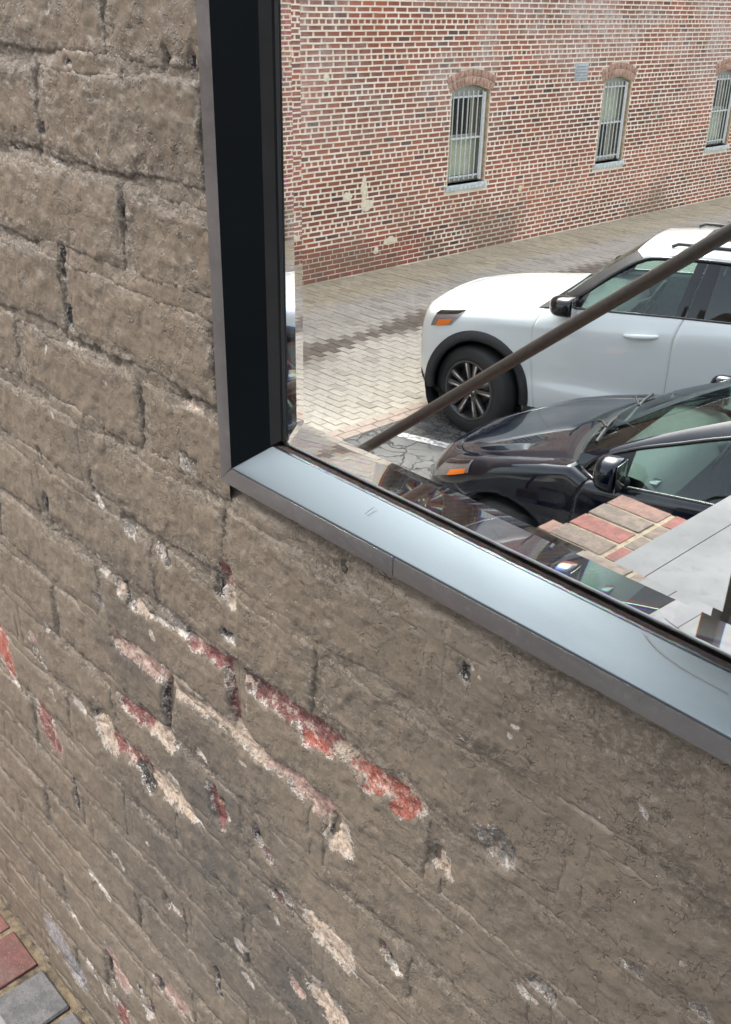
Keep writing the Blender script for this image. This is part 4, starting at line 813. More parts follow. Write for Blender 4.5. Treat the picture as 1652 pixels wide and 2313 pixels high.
class Car:
    def __init__(self, name, label, C, ang, P):
        a = math.radians(ang); nr = (math.sin(a), math.cos(a)); Cr = V(*C)
        self.root = empty(name, (Cr[0] - nr[0] * P['half'], Cr[1] - nr[1] * P['half'], 0), -a); tag(self.root, label, 'car', 'cars parked in the lot')
        self.lean = P['lean']; self.root.rotation_euler = (self.lean, 0, -a); self.root.location.z = -self.lean * P['half']     # the body leans a little on its springs
        self.P = P; plan = crom(np.array(P['plan'], float), 14)
        plan = resample(np.c_[plan, np.zeros(len(plan))], 420)[:, :2]
        rows = []
        sf, sl_, sr, srl = P['fzone']
        fwt = sstep(sl_, sf, plan[:, 0]); rwt = sstep(sr, srl, plan[:, 0])
        for hc, ws, fi, ri in P['rows']:
            s = plan[:, 0] + fi * fwt - ri * rwt; wsv = np.interp(s, *zip(*ws)) if isinstance(ws, list) else ws; w = plan[:, 1] * wsv
            h = np.interp(s, *zip(*hc)) if isinstance(hc, list) else np.full(len(s), hc)
            rows.append(np.stack([s, w, h], 1))
        G = crom(np.array(rows), P.get('nv', 6)); self.G = np.swapaxes(G, 0, 1)          # (plan, height, 3)
        self.nj = self.G.shape[1]; self.ic = int(np.argmin(np.abs(plan[:, 0] - P['corner']) + 9 * (plan[:, 0] > 1.5))); self.ir = int(np.argmin(np.abs(plan[:, 0] - P['rcorner'])+ 9 * (plan[:, 0] < 1.0)))
    def at_s(self, s, j):
        i0, i1 = self.ic, self.ir; c = self.G[i0:i1 + 1, j]; return np.array([s, np.interp(s, c[:, 0], c[:, 1]), np.interp(s, c[:, 0], c[:, 2])])
    def at(self, a, h, off=0):
        i = int(a); t = a - i; c = self.G[i] * (1 - t) + self.G[min(i + 1, len(self.G) - 1)] * t
        p = np.array([np.interp(h, c[:, 2], c[:, k]) for k in range(3)])
        if off:
            c2 = self.G[min(i + 3, len(self.G) - 1)]; tn = np.array([np.interp(h, c2[:, 2], c2[:, k]) for k in range(3)]) - p
            nrm = np.array([-tn[1], tn[0], 0]); nrm /= max(np.linalg.norm(nrm), 1e-6); nrm = nrm * np.sign(nrm[1] * p[1] - nrm[0] * .3 + 1e-9); p = p + nrm * off
        return p
    def a_of(self, s=None, w=None):
        row = self.G[:, self.nj // 2]; half = slice(0, self.ic + 60)
        return float(np.argmin(np.abs(row[half, 1] - w))) if w is not None else float(np.argmin(np.abs(row[half, 0] - s)))
    def patch(self, name, c, off, mat, nu=10, nv=6, both=True, parent=None):
        """c: four (a,h) corners, going round: front-low, front-high, rear-high, rear-low"""
        G = np.zeros((nu, nv, 3))
        for i in range(nu):
            for j in range(nv):
                u = i / (nu - 1); v = j / (nv - 1); lo = np.array(c[0]) * (1 - u) + np.array(c[3]) * u; hi = np.array(c[1]) * (1 - u) + np.array(c[2]) * u; q = lo * (1 - v) + hi * v; G[i, j] = self.at(q[0], q[1], off)
        return grid_obj(name, G, mat, parent or self.root, both)
    def panel(self, name, cols, mat, both=True, cut=(), fold=(True, True), label=None):
        """cols (n,nj,3); folded ends; wheel arches cut out"""
        G = np.array(cols)
        def fo(c): d = c.copy(); d[:, 1] -= .02; return d
        if fold[0]: G = np.concatenate([fo(G[0])[None], G])
        if fold[1]: G = np.concatenate([G, fo(G[-1])[None]])
        n, m = G.shape[:2]; v = G.reshape(-1, 3).copy(); f = gridfaces(n, m)
        for (sc, hc, r) in cut:
            ctr = v[f].mean(1); ins = np.hypot(ctr[:, 0] - sc, ctr[:, 2] - hc) < r
            rem = np.unique(f[ins]); f = f[~ins]; keep = np.unique(f); b = np.intersect1d(rem, keep)
            d = v[b][:, [0, 2]] - [sc, hc]; L = np.linalg.norm(d, axis=1)[:, None]; v[b[:, None], [0, 2]] = [sc, hc] + d / L * r
        for s in ((1, -1) if both else (1,)):
            o = link(name, npmesh(name, v * [1, s, 1], f if s > 0 else f[:, ::-1]), mat, self.root)
            if label: o['label'] = label
            md = o.modifiers.new('thickness', 'SOLIDIFY'); md.thickness = .004; md.offset = -1
    def span(self, s0, s1, n):
        """columns between two seams, each a function of height fraction or a number"""
        out = []
        for i in range(n):
            t = i / (n - 1); col = []
            for j in range(self.nj):
                a = s0(self.at_s(s0(.8), j)[2]) if callable(s0) else s0; b = s1(self.at_s(s1(.8), j)[2]) if callable(s1) else s1; col.append(self.at_s(a + (b - a) * t, j))
            out.append(np.array(col))
        return out
    def body(self):
        P = self.P; cut = [(ax, P['axle_h'], P['arch']) for ax in P['axles']]; sA, sB, sC = P['seams']; paint = P['paint']
        fr = [self.G[i] for i in range(0, self.ic + 1)]
        s_c = float(self.G[self.ic, :, 0].max())
        n = 70; side = []
        for i in range(1, n + 1):
            col = []
            for j in range(self.nj):
                p0 = self.G[self.ic, j]; tgt = sA(self.at_s(sA(.8), j)[2]); s = p0[0] + (tgt - p0[0]) * i / n; col.append(self.at_s(s, j))
            side.append(np.array(col))
        self.panel('front_wing', fr + side, paint, True, cut[:1], (False, True))
        g = .0045
        self.panel('front_door', self.span(lambda h: sA(h) + g, lambda h: sB(h) - g, 60), paint)
        self.panel('rear_door', self.span(lambda h: sB(h) + g, sC - g, 50), paint, True, cut[1:])
        re = []
        for i in range(60):
            re.append(np.array([self.at_s(sC + g + (float(self.G[self.ir, j, 0]) - sC - g) * i / 60, j) for j in range(self.nj)]))
        self.panel('rear_wing', re + [self.G[i] for i in range(self.ir, len(self.G))], paint, True, cut[1:], (True, False))
        for fn, s_n in ((sA, 0), (sB, 1), (lambda h: sC, 2)):
            G = np.array([[(lambda q: (q[0], q[1] - .009, q[2]))(self.at_s(fn(self.at_s(fn(.8), j)[2]) + ds, j)) for j in range(1, self.nj)] for ds in (-.016, 0, .016)]); grid_obj('shut_gap', G, M['matt'], self.root, True)
        # dark liner behind the panels so that no daylight shows through the gaps
        lin = [self.at_s(s, 0) for s in np.linspace(P['axles'][0] + .5, P['axles'][1] - .5, 20)]
        L = np.array([[(p[0], p[1] - .05, P['rows'][0][0] if not isinstance(P['rows'][0][0], list) else .3), (p[0], p[1] - .05, .6), (p[0], self.at_s(p[0], self.nj - 1)[1] - .05, self.at_s(p[0], self.nj - 1)[2] - .03)] for p in lin])
        grid_obj('door_lining', L, M['seat_light'], self.root, True)
        z0 = .30; s0, s1 = P['axles'][0] - .35, P['axles'][1] + .5
        box('underbody', (s0, -P['half'] + .30, z0 - .06), (s1, P['half'] - .30, z0 + .02), M['cabin'], self.root)
        for ax in P['axles']:                                                # wheel wells
            for sd in (1, -1):
                n = 20; r = P['arch'] + .004; Gq = np.array([[(ax + r * math.cos(t), sd * w, P['axle_h'] + r * math.sin(t)) for w in (P['half'] - .04, P['half'] - .36)] for t in np.linspace(-.5, math.pi + .5, n)])
                grid_obj('wheel_well', Gq, M['cabin'], self.root); 
                box('wheel_well', (ax - r, sd * (P['half'] - .37), .28), (ax + r, sd * (P['half'] - .36), P['axle_h'] + r), M['cabin'], self.root)
    def top(self):
        P = self.P; R = self.root; ic = self.ic; top = self.G[:, -1]
        # bonnet
        m = 40; side = np.array([self.at_s(s, self.nj - 1) for s in np.linspace(top[ic, 0], P['hood_end'], m)])
        front = np.concatenate([(top[:ic + 1] * [1, -1, 1])[::-1], top[1:ic + 1]]); n = len(front)
        front = resample(front, 61); front[0] = side[0] * [1, -1, 1]; front[-1] = side[0]
        cw = np.array([[P['hood_end'] + (P['cowl_c'][0] - P['hood_end']) * (1 - u * u), side[-1][1] * u, side[-1][2] + (P['cowl_c'][1] - side[-1][2]) * (1 - abs(u) ** 2.2)] for u in np.linspace(-1, 1, 61)])
        Gh = coons(front, cw, side * [1, -1, 1], side); uu = np.linspace(-1, 1, 61)[:, None]; vv = np.linspace(0, 1, m)[None]
        Gh[:, :, 2] += P['crown'] * (1 - np.abs(uu) ** 2.4) * np.sin(np.pi * np.clip(vv, 0, 1)) ** .75
        Gh[:, :, 2] += P['plateau'] * sstep(1.0, .86, np.abs(uu)) * sstep(0, .12, vv) * sstep(1.0, .9, vv)
        grid_obj('bonnet', Gh, P['paint'], R); self.cowl = cw
        # windscreen
        b = np.array([[P['ws_side'][0] + (P['ws_c'][0] - P['ws_side'][0]) * (1 - u * u), P['ws_side'][1] * u, P['ws_side'][2] + (P['ws_c'][1] - P['ws_side'][2]) * (1 - u * u)] for u in np.linspace(-1, 1, 31)])
        t = np.array([[P['hd_side'][0] + (P['hd_c'][0] - P['hd_side'][0]) * (1 - u * u), P['hd_side'][1] * u, P['hd_side'][2] + (P['hd_c'][1] - P['hd_side'][2]) * (1 - u * u)] for u in np.linspace(-1, 1, 31)])
        bow = np.array([P['ws_side'] + (np.array(P['hd_side']) - np.array(P['ws_side'])) * v + np.array([-.0, .01, .016]) * math.sin(math.pi * v) for v in np.linspace(0, 1, 16)]); self.wsc = bow
        Gw = coons(b, t, bow * [1, -1, 1], bow); grid_obj('windscreen', Gw, M['screen'], R)
        # scuttle panel between bonnet and screen
        sc = np.array([[cw[i], .5 * (cw[i] + b2) + np.array([0, 0, -.045]), b2 + np.array([.01, 0, -.004])] for i, b2 in enumerate(resample(b, 61))]); grid_obj('scuttle', sc, M['matt'], R)
        # roof
        rc = crom(np.array(P['roof_edge'], float), 8); self.rc = rc; nr_ = 50; rc_ = resample(rc, nr_); rear = np.array([[rc[-1][0] + .10 * (1 - u * u), rc[-1][1] * u, rc[-1][2] + .03 * (1 - u * u)] for u in np.linspace(-1, 1, 31)])
        Gr = coons(t, rear, rc_ * [1, -1, 1], rc_); ur = np.linspace(-1, 1, 31)[:, None]; vr = np.linspace(0, 1, nr_)[None]; Gr[:, :, 2] += P['roof_crown'] * (1 - np.abs(ur) ** 2.6) * np.sin(np.pi * vr) ** .6
        grid_obj('roof', Gr, P['paint'], R); self.Gr = Gr
        # side glazing outline
        self.dt = crom(np.array(P['dlo_top'], float), 8)
        def wG(s, h):
            p = self.at_s(s, self.nj - 1); k = h - p[2]; return p[1] - .012 - P['tumble'] * k - .25 * k * k
        self.wG = wG
        hb = lambda s: self.at_s(s, self.nj - 1)[2] - .004
        ht = lambda s: np.interp(s, self.dt[:, 0], self.dt[:, 1])
        def pane_(name, s0, s1, mat, parent=None, off=0):
            G = np.array([[(s, wG(s, h) + off, h) for h in np.linspace(hb(s), max(ht(s), hb(s) + .004), 8)] for s in np.linspace(s0, s1, 40)]); return grid_obj(name, G, mat, parent or R, True)
        for nm, s0, s1, mt in P['panes']: pane_(nm, s0, s1, M[mt])
        # pillars as slanted strips standing 4 mm proud
        for nm, (sb0, sb1), (st0, st1), mt in P['pillars']:
            G = []
            for e in range(5):
                u = e / 4; col = []
                for k in range(10):
                    v = k / 9; sb = sb0 + (sb1 - sb0) * u; st = st0 + (st1 - st0) * u; s = sb + (st - sb) * v; h = hb(sb) + (ht(st) - hb(sb)) * v; col.append((s, wG(s, h) + .006 + .003 * math.sin(math.pi * u), h))
                G.append(col)
            grid_obj(nm, np.array(G), M[mt], R, True)
        # A pillar and roof rail: strips between the glazing outline and the screen / roof edge
        d3 = np.array([(s, wG(s, h) + .004, h) for s, h in self.dt]); kf = int(np.argmin(np.abs(self.dt[:, 0] - P['dlo_corner'])))
        A = resample(d3[:kf + 1], 24); B = resample(bow, 24); 
        mid = .5 * (A + B) + np.array([-.004, .012, .006]); grid_obj('a_pillar', np.stack([B, mid, A], 1), M[P['apillar']] if isinstance(P['apillar'], str) else P['apillar'], R, True)
        A = resample(d3[kf:], 40); B = resample(np.concatenate([[bow[-1]], rc[1:]]), 40); mid = .55 * A + .45 * B + np.array([0, .028, .012]); mid[0] = .5 * (A[0] + B[0]) + [0, .01, .006]
        grid_obj('roof_side', crom(np.stack([B, mid, A]), 4).swapaxes(0, 1), P['paint'], R, True)
        tp = [(s, wG(s, h) + .006, h) for s, h in self.dt]; bt = [(s, wG(s, hb(s)) + .008, hb(s) + .004) for s in np.linspace(self.dt[0, 0], self.dt[-1, 0], 40)]
        for sd in (1, -1):
            tube('window_trim', [(a, b * sd, c) for a, b, c in tp], P.get('trim_r', .014), M['gloss_black'], R, 8); tube('waist_trim', [(a, b * sd, c) for a, b, c in bt], .012, M['gloss_black'], R, 8)
        # tail end, closed simply with a glass hatch above the bumper
        e0 = self.G[self.ir:, -1]; tl = np.concatenate([(e0 * [1, -1, 1]), e0[::-1][1:]]); tl = resample(tl, 31); tl = tl if tl[0][1] < 0 else tl[::-1]
        grid_obj('tailgate', np.stack([rear, .5 * (rear + tl) + np.array([.02, 0, .01]), tl], 1), M['privacy'], R)
        l_side = np.array([self.at_s(s, self.nj - 1) for s in np.linspace(self.dt[-1, 0] - .02, self.G[self.ir, -1, 0], 20)]); ft = np.array(rc[-1]); q = np.linspace(0, 1, 20)[:, None]
        up_ = d3[-1] * (1 - q) + ft * q; grid_obj('rear_pillar', np.stack([l_side, .5 * (l_side + up_) + [0, .02, 0], up_], 1), P['paint'], R, True)
        # cabin
        hf = P['floor']; b0 = P['ws_side'][0] + .15; b1 = P['axles'][1] + .45; wi = P['half'] - .16
        box('cabin_floor', (b0, -wi, hf - .05), (b1, wi, hf), M['cabin'], R)
        db = P['dash']; Gd = np.array([[(db[0] + q_ * (db[1] - db[0]) + .0 * abs(u), u * (P['half'] - .17), db[2] + .035 * math.sin(math.pi * q_) - (.0 if q_ < .8 else .10 * (q_ - .8) / .2)) for q_ in np.linspace(0, 1, 8)] for u in np.linspace(-1, 1, 16)]); grid_obj('dashboard', Gd, M['dash'], R)
        box('dash_front', (db[1] - .05, -wi, hf), (db[1] - .01, wi, db[2] - .10), M['cabin'], R)
        def seat(s, w, sc=1.0, bw=.26):
            t = empty('seat', (s, w, hf), 0, R)
            def rb(nm, pts_, mat='seat'):
                prism8(nm, pts_, M[mat], t, .04, 3)
            rb('cushion', [(x, y, z + .02 * (x > 0)) for x in (-.25, .25) for y in (-bw, bw) for z in (.12, .30)])
            rb('backrest', [(.20 + x + z * .26, y * (1 - .15 * (z > .4)), .26 + z) for x in (0, .14) for y in (-bw, bw) for z in (0, .58)])
            rb('headrest', [(.37 + x + z * .2, y, .90 + z) for x in (0, .09) for y in (-.13, .13) for z in (0, .17)])
        for w in (-.38, .38): seat(P['seat'][0], w)
        seat(P['seat'][1], 0, 1, .62)
        rx, rw, rh = P['steer']; pts_ = [(rx + .19 * math.cos(t) * .42, rw + .19 * math.sin(t), rh + .19 * math.cos(t) * .9) for t in np.linspace(0, 2 * math.pi, 33)]
        tube('steering_wheel', pts_, .014, M['cabin'], R, 8, False); tube('steering_column', [(rx, rw, rh), (rx - .3, rw, rh - .16)], .035, M['cabin'], R, 10)
    def wheel(self, ax, sd, steer=0):
        P = self.P; r, wd, rr = P['tyre']
        t = empty('wheel', (ax, sd * (P['half'] - .012 - wd / 2), P['axle_h'] + self.lean * (P['half'] - sd * (P['half'] - .12))), steer, self.root)
        def lathe(name, prof, mat, parent, n=56):
            G = np.array([[(q * math.cos(a), sd * y, q * math.sin(a)) for q, y in prof] for a in np.linspace(0, 2 * math.pi, n)]); o = grid_obj(name, G, mat, parent); return o
        h = wd / 2
        lathe('tyre', [(rr - .01, -h + .02), (rr + .02, -h), (r - .03, -h), (r - .006, -h + .022), (r, -h + .05), (r, h - .05), (r - .006, h - .022), (r - .03, h), (rr + .035, h + .004), (rr + .006, h - .004), (rr - .004, h - .018)], M['tyre'], t)
        rim = empty('rim', (0, 0, 0), 0, t)
        lathe('barrel', [(rr + .004, h - .006), (rr - .012, h - .010), (rr - .022, h - .04), (rr - .035, h - .10), (rr - .04, -h + .03)], M['rim'], rim); lathe('lip', [(rr + .006, h - .003), (rr - .002, h + .001), (rr - .014, h - .004), (rr - .016, h - .012)], M['rim_face'] if P['lip'] else M['rim'], rim)
        lathe('disc', [(.06, h - .10), (.155, h - .10), (.155, h - .125)], M['disc'], rim)
        lathe('backplate', [(.0, h - .13), (rr - .03, h - .13)], M['cabin'], rim, 30)
        lathe('hub', [(0, h - .022), (.028, h - .022), (.032, h - .026), (.055, h - .034), (.072, h - .044), (.075, h - .09)], M['rim'], rim, 30)
        ns = P['spokes']
        for k in range(ns):
            for e in (-1, 1):
                a = 2 * math.pi * k / ns + e * P['split'] + .3
                ca, sa = math.cos(a), math.sin(a); v = []
                for q, hw_, yo in ((.055, .017, h - .036), (rr - .006, .027, h - .010)):
                    for w_ in (-hw_, hw_):
                        for dy in (0, -.035): v.append((q * ca - w_ * sa, sd * (yo + dy), q * sa + w_ * ca))
                prism8('spoke', v, M['rim'], rim, .004, 2)
                v = []
                e2 = .35 * e
                for q, hw_, yo in ((.10, .0045, h - .0305), (rr - .02, .0095, h - .0105)):
                    for w_ in (-hw_, hw_):
                        for dy in (0.0025, -.003): v.append((q * ca - (w_ + e * .006) * sa, sd * (yo + dy), q * sa + (w_ + e * .006) * ca))
                prism8('spoke_face', v, M['rim_face'], rim, .0008, 1)
        for k in range(5):
            a = 2 * math.pi * k / 5; tube('lug_nut', [(.045 * math.cos(a), sd * (h - .05), .045 * math.sin(a)), (.045 * math.cos(a), sd * (h - .022), .045 * math.sin(a))], .009, M['chrome'], rim, 8)
    def mirror(self, s, w, h, sz=(.10, .19, .15), mat='gloss_black', cap=None):
        for sd in (1, -1):
            t = empty('door_mirror', (s, sd * w, h), 0, self.root); a, b, c = sz
            bm = bmesh.new(); bmesh.ops.create_uvsphere(bm, u_segments=20, v_segments=14, radius=1)
            for v in bm.verts:
                x, y, z = v.co; q = (abs(x) ** 3 + abs(y) ** 3 + abs(z) ** 3) ** (1 / 3); x, y, z = x / q, y / q, z / q
                x = max(x, -1) ; v.co = (a * (x if x < 0.55 else .55) * (1.0 - .25 * (y > 0) * abs(y)), sd * b * .5 * y, c * .5 * z * (1 - .18 * max(y, 0)))
            me = bpy.data.meshes.new('mirror_shell'); bm.to_mesh(me); bm.free(); me.shade_smooth(); link('mirror_shell', me, cap or M[mat], t)
            prism8('mirror_glass', [(a * .56 + dx, sd * b * .5 * y * .82, c * .5 * z * .8) for dx in (0, .003) for y in (-1, .85) for z in (-1, 1)], M['chrome'], t, .001)
            tube('mirror_arm', [(.01, -sd * b * .42, -c * .25), (.03, -sd * (b * .5 + .07), -c * .45)], [.03, .035], M['trim'], t, 10)
    def handle(self, s0, s1, h0, h1):
        for sd in (1, -1):
            t = empty('door_handle', (0, 0, 0), 0, self.root)
            p = lambda s, h, o: (s, sd * (np.interp(s, self.G[self.ic:self.ir, self.nj * 5 // 8, 0], self.G[self.ic:self.ir, self.nj * 5 // 8, 1]) + o), h)
            n = 9; pts_ = []
            for i in range(n): u = i / (n - 1); pts_.append(p(s0 + (s1 - s0) * u, h0 + (h1 - h0) * u, .006 + .030 * math.sin(math.pi * u) ** .4))
            tube('grip', pts_, [.014 + .008 * math.sin(math.pi * i / (n - 1)) for i in range(n)], self.P['paint'], t, 12)
            sm, hm = (s0 + s1) / 2, (h0 + h1) / 2
            G = np.array([[p(sm + .055 * q * math.cos(a), hm - .012 + .05 * q * math.sin(a), .001 + (-.0 if q < .9 else .0)) for q in (.05, .6, 1)] for a in np.linspace(0, 2 * math.pi, 24)]); grid_obj('handle_cup', G, M['seat_light'] if False else self.P['paint'], t)

# ---- the white sport utility car
SUV = dict(half=1.0, lean=.040, paint=M['white_paint'], corner=-.17, rcorner=3.75, fzone=(-.70, .15, 3.3, 4.1), nv=6,
    plan=[(-.74, 0), (-.727, .30), (-.685, .56), (-.585, .765), (-.41, .895), (-.17, .962), (.25, .985), (.9, .992), (1.8, 1.0), (2.8, .99), (3.5, .955), (3.85, .88), (4.03, .70), (4.10, .40), (4.12, 0)],
    rows=[(.24, .90, .16, .10), (.31, .955, .06, .04), (.42, [(-1, .97), (0.2, .975), (.6, .985), (3, .985)], .02, .0), (.53, [(-1, .985), (.3, .985), (.7, .995), (3, .995)], .0, -.01), (.63, [(-1, .995), (.4, .985), (1, .972), (2.5, .975), (3, .99)], .0, .0),
          (.80, [(-1, 1.0), (.4, 1.0), (1, .984), (2.5, .985), (3, 1.0)], .01, .01), ([(-1, .90), (0, .95), (.6, .99), (2, 1.05), (4, 1.08)], 1.0, .03, .02),
          ([(-1, .975), (-.4, 1.0), (.1, 1.05), (.9, 1.085), (2.04, 1.17), (4, 1.20)], [(-1, .985), (-.1, .985), (.6, 1.0), (4, 1.0)], .06, .05),
          ([(-1, 1.015), (-.4, 1.04), (0, 1.092), (.46, 1.138), (.9, 1.18), (2.04, 1.25), (4, 1.28)], [(-1, .955), (-.4, .93), (.0, .92), (.5, .935), (.9, .975), (4, .97)], .11, .10),
          ([(-1, 1.03), (-.45, 1.055), (0, 1.115), (.46, 1.168), (.62, 1.20), (.85, 1.238), (1.6, 1.28), (2.0, 1.295), (4, 1.33)], [(-1, .92), (-.4, .87), (.0, .845), (.46, .845), (.85, .94), (.9, .95), (4, .945)], .15, .14)],
    axles=(0.0, 3.02), axle_h=.39, arch=.455, tyre=(.39, .245, .262), spokes=5, split=.22, lip=False,
    seams=(lambda h: .482 + .075 * max(0, (h - 1.02) / .2) ** 1.5 + .075 * max(0, (.85 - h) / .5) ** 1.2, lambda h: 1.612 + .05 * max(0, (h - 1.08) / .2) ** 1.4, 2.62),
    hood_end=.46, cowl_c=(.53, 1.222), crown=-.004, plateau=.010, ws_side=np.array([.54, .82, 1.188]), ws_c=(.575, 1.238), hd_side=np.array([1.17, .660, 1.700]), hd_c=(1.165, 1.722), roof_crown=.025,
    roof_edge=[(1.17, .660, 1.700), (1.7, .672, 1.752), (2.5, .665, 1.755), (3.3, .64, 1.71), (3.75, .60, 1.65)],
    dlo_top=[(.70, 1.232), (.90, 1.40), (1.10, 1.56), (1.26, 1.655), (1.42, 1.683), (1.8, 1.700), (2.5, 1.695), (3.2, 1.64), (3.55, 1.56), (3.70, 1.42)], dlo_corner=1.26, tumble=.30,
    panes=[('front_window', .80, 1.72, 'car_glass'), ('rear_window', 1.72, 3.68, 'privacy')], pillars=[('b_pillar', (1.582, 1.655), (1.665, 1.735), 'gloss_black'), ('b_pillar', (1.668, 1.80), (1.748, 1.835), 'gloss_black'), ('c_pillar', (2.62, 2.74), (2.60, 2.70), 'gloss_black'), ('mirror_sail', (.70, .84), (.90, .905), 'gloss_black')],
    apillar='trim', floor=.46, dash=(.62, 1.05, 1.16), seat=(1.62, 2.62), steer=(1.16, -.38, 1.10), trim_r=.017)
Cs = (-5.29993717, 6.25688448, -CAMZ)
suv = Car('white_car', 'white sport utility car parked in the lot, seen beyond the sloping handrail', Cs, 20, SUV); suv.body(); suv.top()
for ax, st in ((0.0, math.radians(20)), (3.02, 0)):
    for sd in (1, -1): suv.wheel(ax, sd, st)
suv.mirror(.745, 1.04, 1.262, (.13, .21, .17)); suv.handle(1.235, 1.495, 1.095, 1.125); suv.handle(2.22, 2.46, 1.17, 1.19)
def suv_bits():
    c = suv; R = c.root; P = c.P
    # black arch cladding and sill cladding
    for ax in P['axles']:
        for sd in (1, -1):
            n = 44; r0, r1 = .414, .502; G = []
            for t in np.linspace(-.10, math.pi + .10, n):
                col = []
                for q, o in ((r0, -.03), (r0 + .003, .012), (r0 + .03, .020), (r1 - .008, .018), (r1, .004), (r1 + .002, -.02)):
                    s, h = ax + .015 + q * math.cos(t) * .975, .405 + q * 1.06 * math.sin(t); j = int(np.argmin(np.abs(c.at_col(s)[:, 2] - h))); w = c.at_col(s)[j, 1]; col.append((s, sd * (w + o), h))
                G.append(col)
            grid_obj('arch_cladding', np.array(G), M['trim'], R)
    sill = np.array([[(s, c.at_s(s, 0)[1] + o, h) for o, h in ((-.06, .22), (.055, .235), (.078, .30), (.072, .385), (.05, .43), (.0, .44))] for s in np.linspace(.46, 2.56, 40)]); grid_obj('sill_cladding', sill, M['trim'], R, True)
    # lower front bumper, grille, lamps
    a85, a0 = c.a_of(w=.86), 0.0
    c.patch('lower_bumper', [(0, .25), (0, .44), (a85 + 6, .36), (a85 + 16, .25)], .018, M['trim'], 26, 6)
    aw = lambda w: c.a_of(w=w)
    c.patch('grille', [(0, .62), (0, .94), (aw(.60), .93), (aw(.52), .62)], .006, M['trim'], 20, 6)
    for k in range(3): c.patch('grille_bar', [(0, .68 + .085 * k), (0, .70 + .085 * k), (aw(.55), .70 + .085 * k), (aw(.55), .68 + .085 * k)], .016, M['chrome'], 14, 2)
    A = lambda s: c.a_of(s=s)
    hl = [(A(-.49), .885), (A(-.47), 1.03), (A(-.16), 1.082), (A(-.26), .945)]
    c.patch('headlight', hl, .010, M['reflector'], 14, 6); 
    c.patch('headlight_housing', [(A(-.48), .995), (A(-.47), 1.028), (A(-.17), 1.078), (A(-.23), 1.045)], .013, M['gloss_black'], 12, 4)
    c.patch('indicator', [(A(-.425), .90), (A(-.415), .962), (A(-.265), .998), (A(-.30), .945)], .015, M['amber'], 10, 4); c.patch('headlight_lens', hl, .022, M['lens'], 14, 6)
    # roof rails, sunroof, aerial fin
    for sd in (1, -1):
        pts_ = [(s, sd * .60, 1.762 + .010 * math.sin((s - 1.42) / 2.16 * math.pi) + (0.012 if 1.45 < s < 3.55 else -.012)) for s in (1.42, 1.47, 1.56, 1.8, 2.2, 2.6, 3.0, 3.4, 3.52, 3.58)]; tube('roof_rail', pts_, .014, M['trim'], R, 10)
    G = c.Gr; grid_obj('sunroof', G[8:23, 8:22] + np.array([0, 0, .006]), M['gloss_black'], R)
    # wipers
    for w0, L_ in ((-.45, .62), (.15, .55)):
        q = [(.66, w0, 1.305), (.72, w0 + L_ * .5, 1.335), (.66, w0 + L_, 1.295)]; tube('wiper', q, .011, M['trim'], R, 8)
    # creased black corner between bonnet, door and screen
    G = np.array([[c.cowl[-1 - i] + np.array([0, .0, .004]), c.cowl[-1 - i] * (1 - .5) + .5 * np.array([.70, .90, 1.235]) + np.array([0, .01, .006]), np.array([.74 + .0 * i, .93, 1.236]) ] for i in range(10)]); grid_obj('cowl_corner', G, M['trim'], R, True)
Car.at_col = lambda self, s: np.array([self.at_s(s, j) for j in range(self.nj)])
suv_bits()

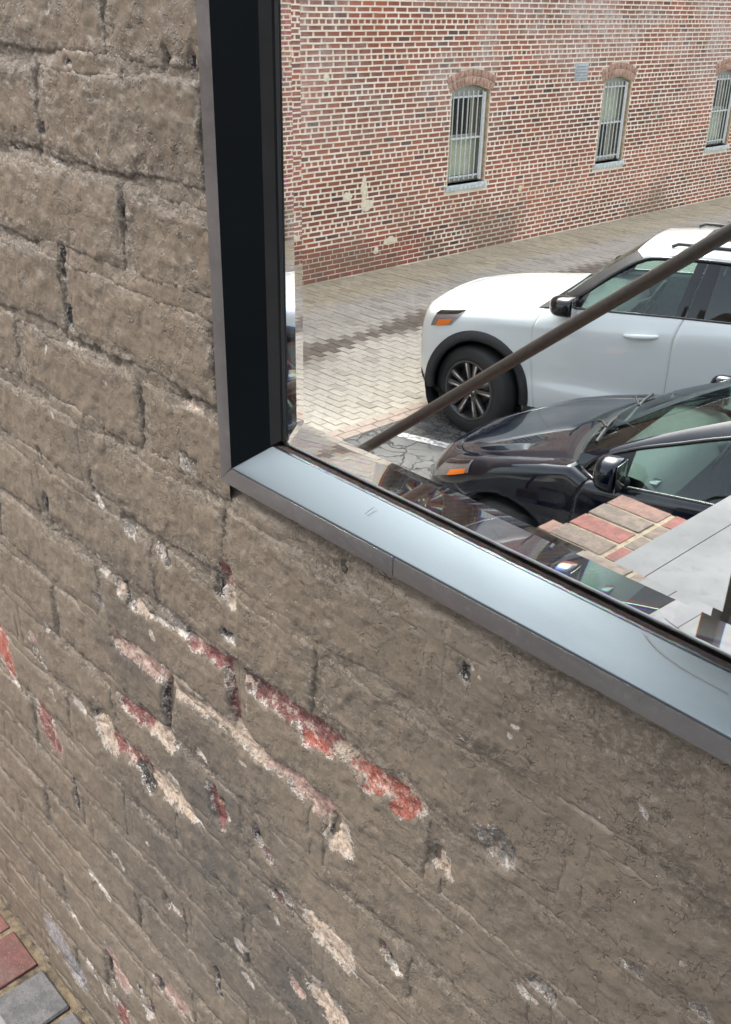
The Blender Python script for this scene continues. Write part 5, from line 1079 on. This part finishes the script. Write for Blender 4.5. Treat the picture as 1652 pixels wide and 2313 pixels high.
# ---- the dark hatchback nearer the landing
HB = dict(half=.92, lean=.034, paint=M['navy_paint'], corner=-.72, rcorner=2.95, fzone=(-1.25, -.3, 2.6, 3.2), nv=6,
    plan=[(-1.36, 0), (-1.34, .28), (-1.28, .48), (-1.17, .65), (-.99, .785), (-.72, .865), (-.38, .895), (.3, .905), (1.2, .92), (2.0, .91), (2.6, .88), (2.95, .82), (3.12, .66), (3.20, .35), (3.22, 0)],
    rows=[(.20, .88, .14, .08), (.28, .94, .05, .03), (.38, .965, .01, 0), ([(-1.3, .46), (-.6, .53), (3, .54)], .985, 0, 0), ([(-1.3, .53), (-.8, .61), (-.3, .68), (.3, .70), (3, .75)], 1.0, .01, 0), ([(-1.3, .60), (-.8, .70), (0, .82), (1, .86), (3, .92)], 1.0, .03, .02),
          ([(-1.3, .655), (-1.0, .715), (-.8, .785), (-.5, .86), (-.1, .925), (.1, .915), (1, .95), (3, 1.0)], [(-1.3, .98), (-.6, .99), (0, .99), (3, .985)], .07, .05),
          ([(-1.3, .695), (-1.0, .765), (-.8, .845), (-.55, .913), (-.3, .973), (-.12, 1.008), (.03, .948), (.7, 1.005), (3, 1.07)], [(-1.3, .945), (-.7, .945), (-.25, .95), (.1, .975), (3, .965)], .13, .09),
          ([(-1.3, .70), (-1.0, .775), (-.8, .848), (-.55, .915), (-.3, .975), (-.12, 1.02), (.03, .966), (.2, .984), (.7, 1.028), (1.5, 1.05), (3, 1.10)], [(-1.3, .87), (-.95, .84), (-.5, .80), (-.2, .80), (.06, .955), (3, .94)], .19, .12)],
    axles=(-.52, 2.10), axle_h=.325, arch=.392, tyre=(.325, .205, .222), spokes=5, split=.14, lip=False,
    seams=(lambda h: -.045 + .06 * max(0, (h - .85) / .15) ** 1.3 - .012 * min(1, max(0, (.85 - h) / .4)), lambda h: 1.02 + .05 * max(0, (h - .8) / .2), 1.86),
    hood_end=-.15, cowl_c=(-.30, 1.005), crown=.004, plateau=.016, ws_side=np.array([-.10, .765, 1.072]), ws_c=(-.20, 1.085), hd_side=np.array([.85, .56, 1.50]), hd_c=(.78, 1.545), roof_crown=.02,
    roof_edge=[(.85, .56, 1.50), (1.3, .59, 1.545), (1.9, .58, 1.535), (2.5, .55, 1.46), (2.8, .52, 1.39)],
    dlo_top=[(-.083, .945), (.021, 1.082), (.215, 1.185), (.45, 1.272), (.66, 1.348), (.90, 1.415), (1.3, 1.465), (1.8, 1.455), (2.3, 1.37), (2.55, 1.22)], dlo_corner=.90, tumble=.40,
    panes=[('front_quarter_window', -.07, .06, 'privacy'), ('front_window', .20, 1.06, 'car_glass'), ('rear_window', 1.06, 2.52, 'privacy')], pillars=[('mirror_sail', (.04, .225), (.05, .235), 'trim'), ('b_pillar', (1.0, 1.14), (1.04, 1.14), 'trim'), ('c_pillar', (1.86, 1.95), (1.84, 1.92), 'trim')],
    apillar=M['navy_paint'], floor=.36, dash=(-.05, .42, .975), seat=(.95, 1.85), steer=(.48, -.36, .95), trim_r=.013)
Cd = (-2.89730887, 4.44424844, -CAMZ)
hb_ = Car('dark_car', 'dark navy hatchback parked below the brick landing edge', Cd, 11, HB); hb_.body(); hb_.top()
for ax in HB['axles']:
    for sd in (1, -1): hb_.wheel(ax, sd, 0)
hb_.mirror(.185, .985, 1.092, (.10, .19, .21), 'gloss_black', M['navy_paint']); hb_.handle(.78, .98, .86, .87)
def hb_bits():
    c = hb_; R = c.root; aw = lambda w: c.a_of(w=w)
    A = lambda s: c.a_of(s=s)
    hl = [(A(-1.14), .60), (A(-1.12), .755), (A(-.86), .85), (A(-.825), .775)]
    c.patch('headlight', hl, .010, M['reflector'], 14, 6); c.patch('headlight_housing', [(A(-1.13), .715), (A(-1.12), .752), (A(-.87), .845), (A(-.88), .825)], .013, M['gloss_black'], 10, 4); c.patch('indicator', [(A(-1.0), .685), (A(-1.0), .73), (A(-.865), .792), (A(-.85), .762)], .015, M['amber'], 10, 4); c.patch('headlight_lens', hl, .022, M['lens'], 14, 6)
    c.patch('grille', [(0, .38), (0, .58), (aw(.52), .56), (aw(.45), .38)], .006, M['trim'], 16, 5); c.patch('lower_bumper', [(0, .22), (0, .30), (aw(.80), .30), (aw(.80), .22)], .008, M['trim'], 20, 4)
    for w0, L_, ds in ((-.52, .70, .0), (.10, .52, .0)):
        q = [(-.16, w0, 1.10), (-.13, w0 + L_ * .35, 1.122), (-.07, w0 + L_, 1.112)]; tube('wiper_blade', q, .010, M['trim'], R, 8); tube('wiper_arm', [(-.24, w0 + .1, 1.085), (-.18, w0 + L_ * .35, 1.12), (-.11, w0 + L_ * .55, 1.13)], .008, M['trim'], R, 8)
    box('air_vent', (.28, .60, .955), (.36, .70, .985), M['gloss_black'], R, .006)
hb_bits()
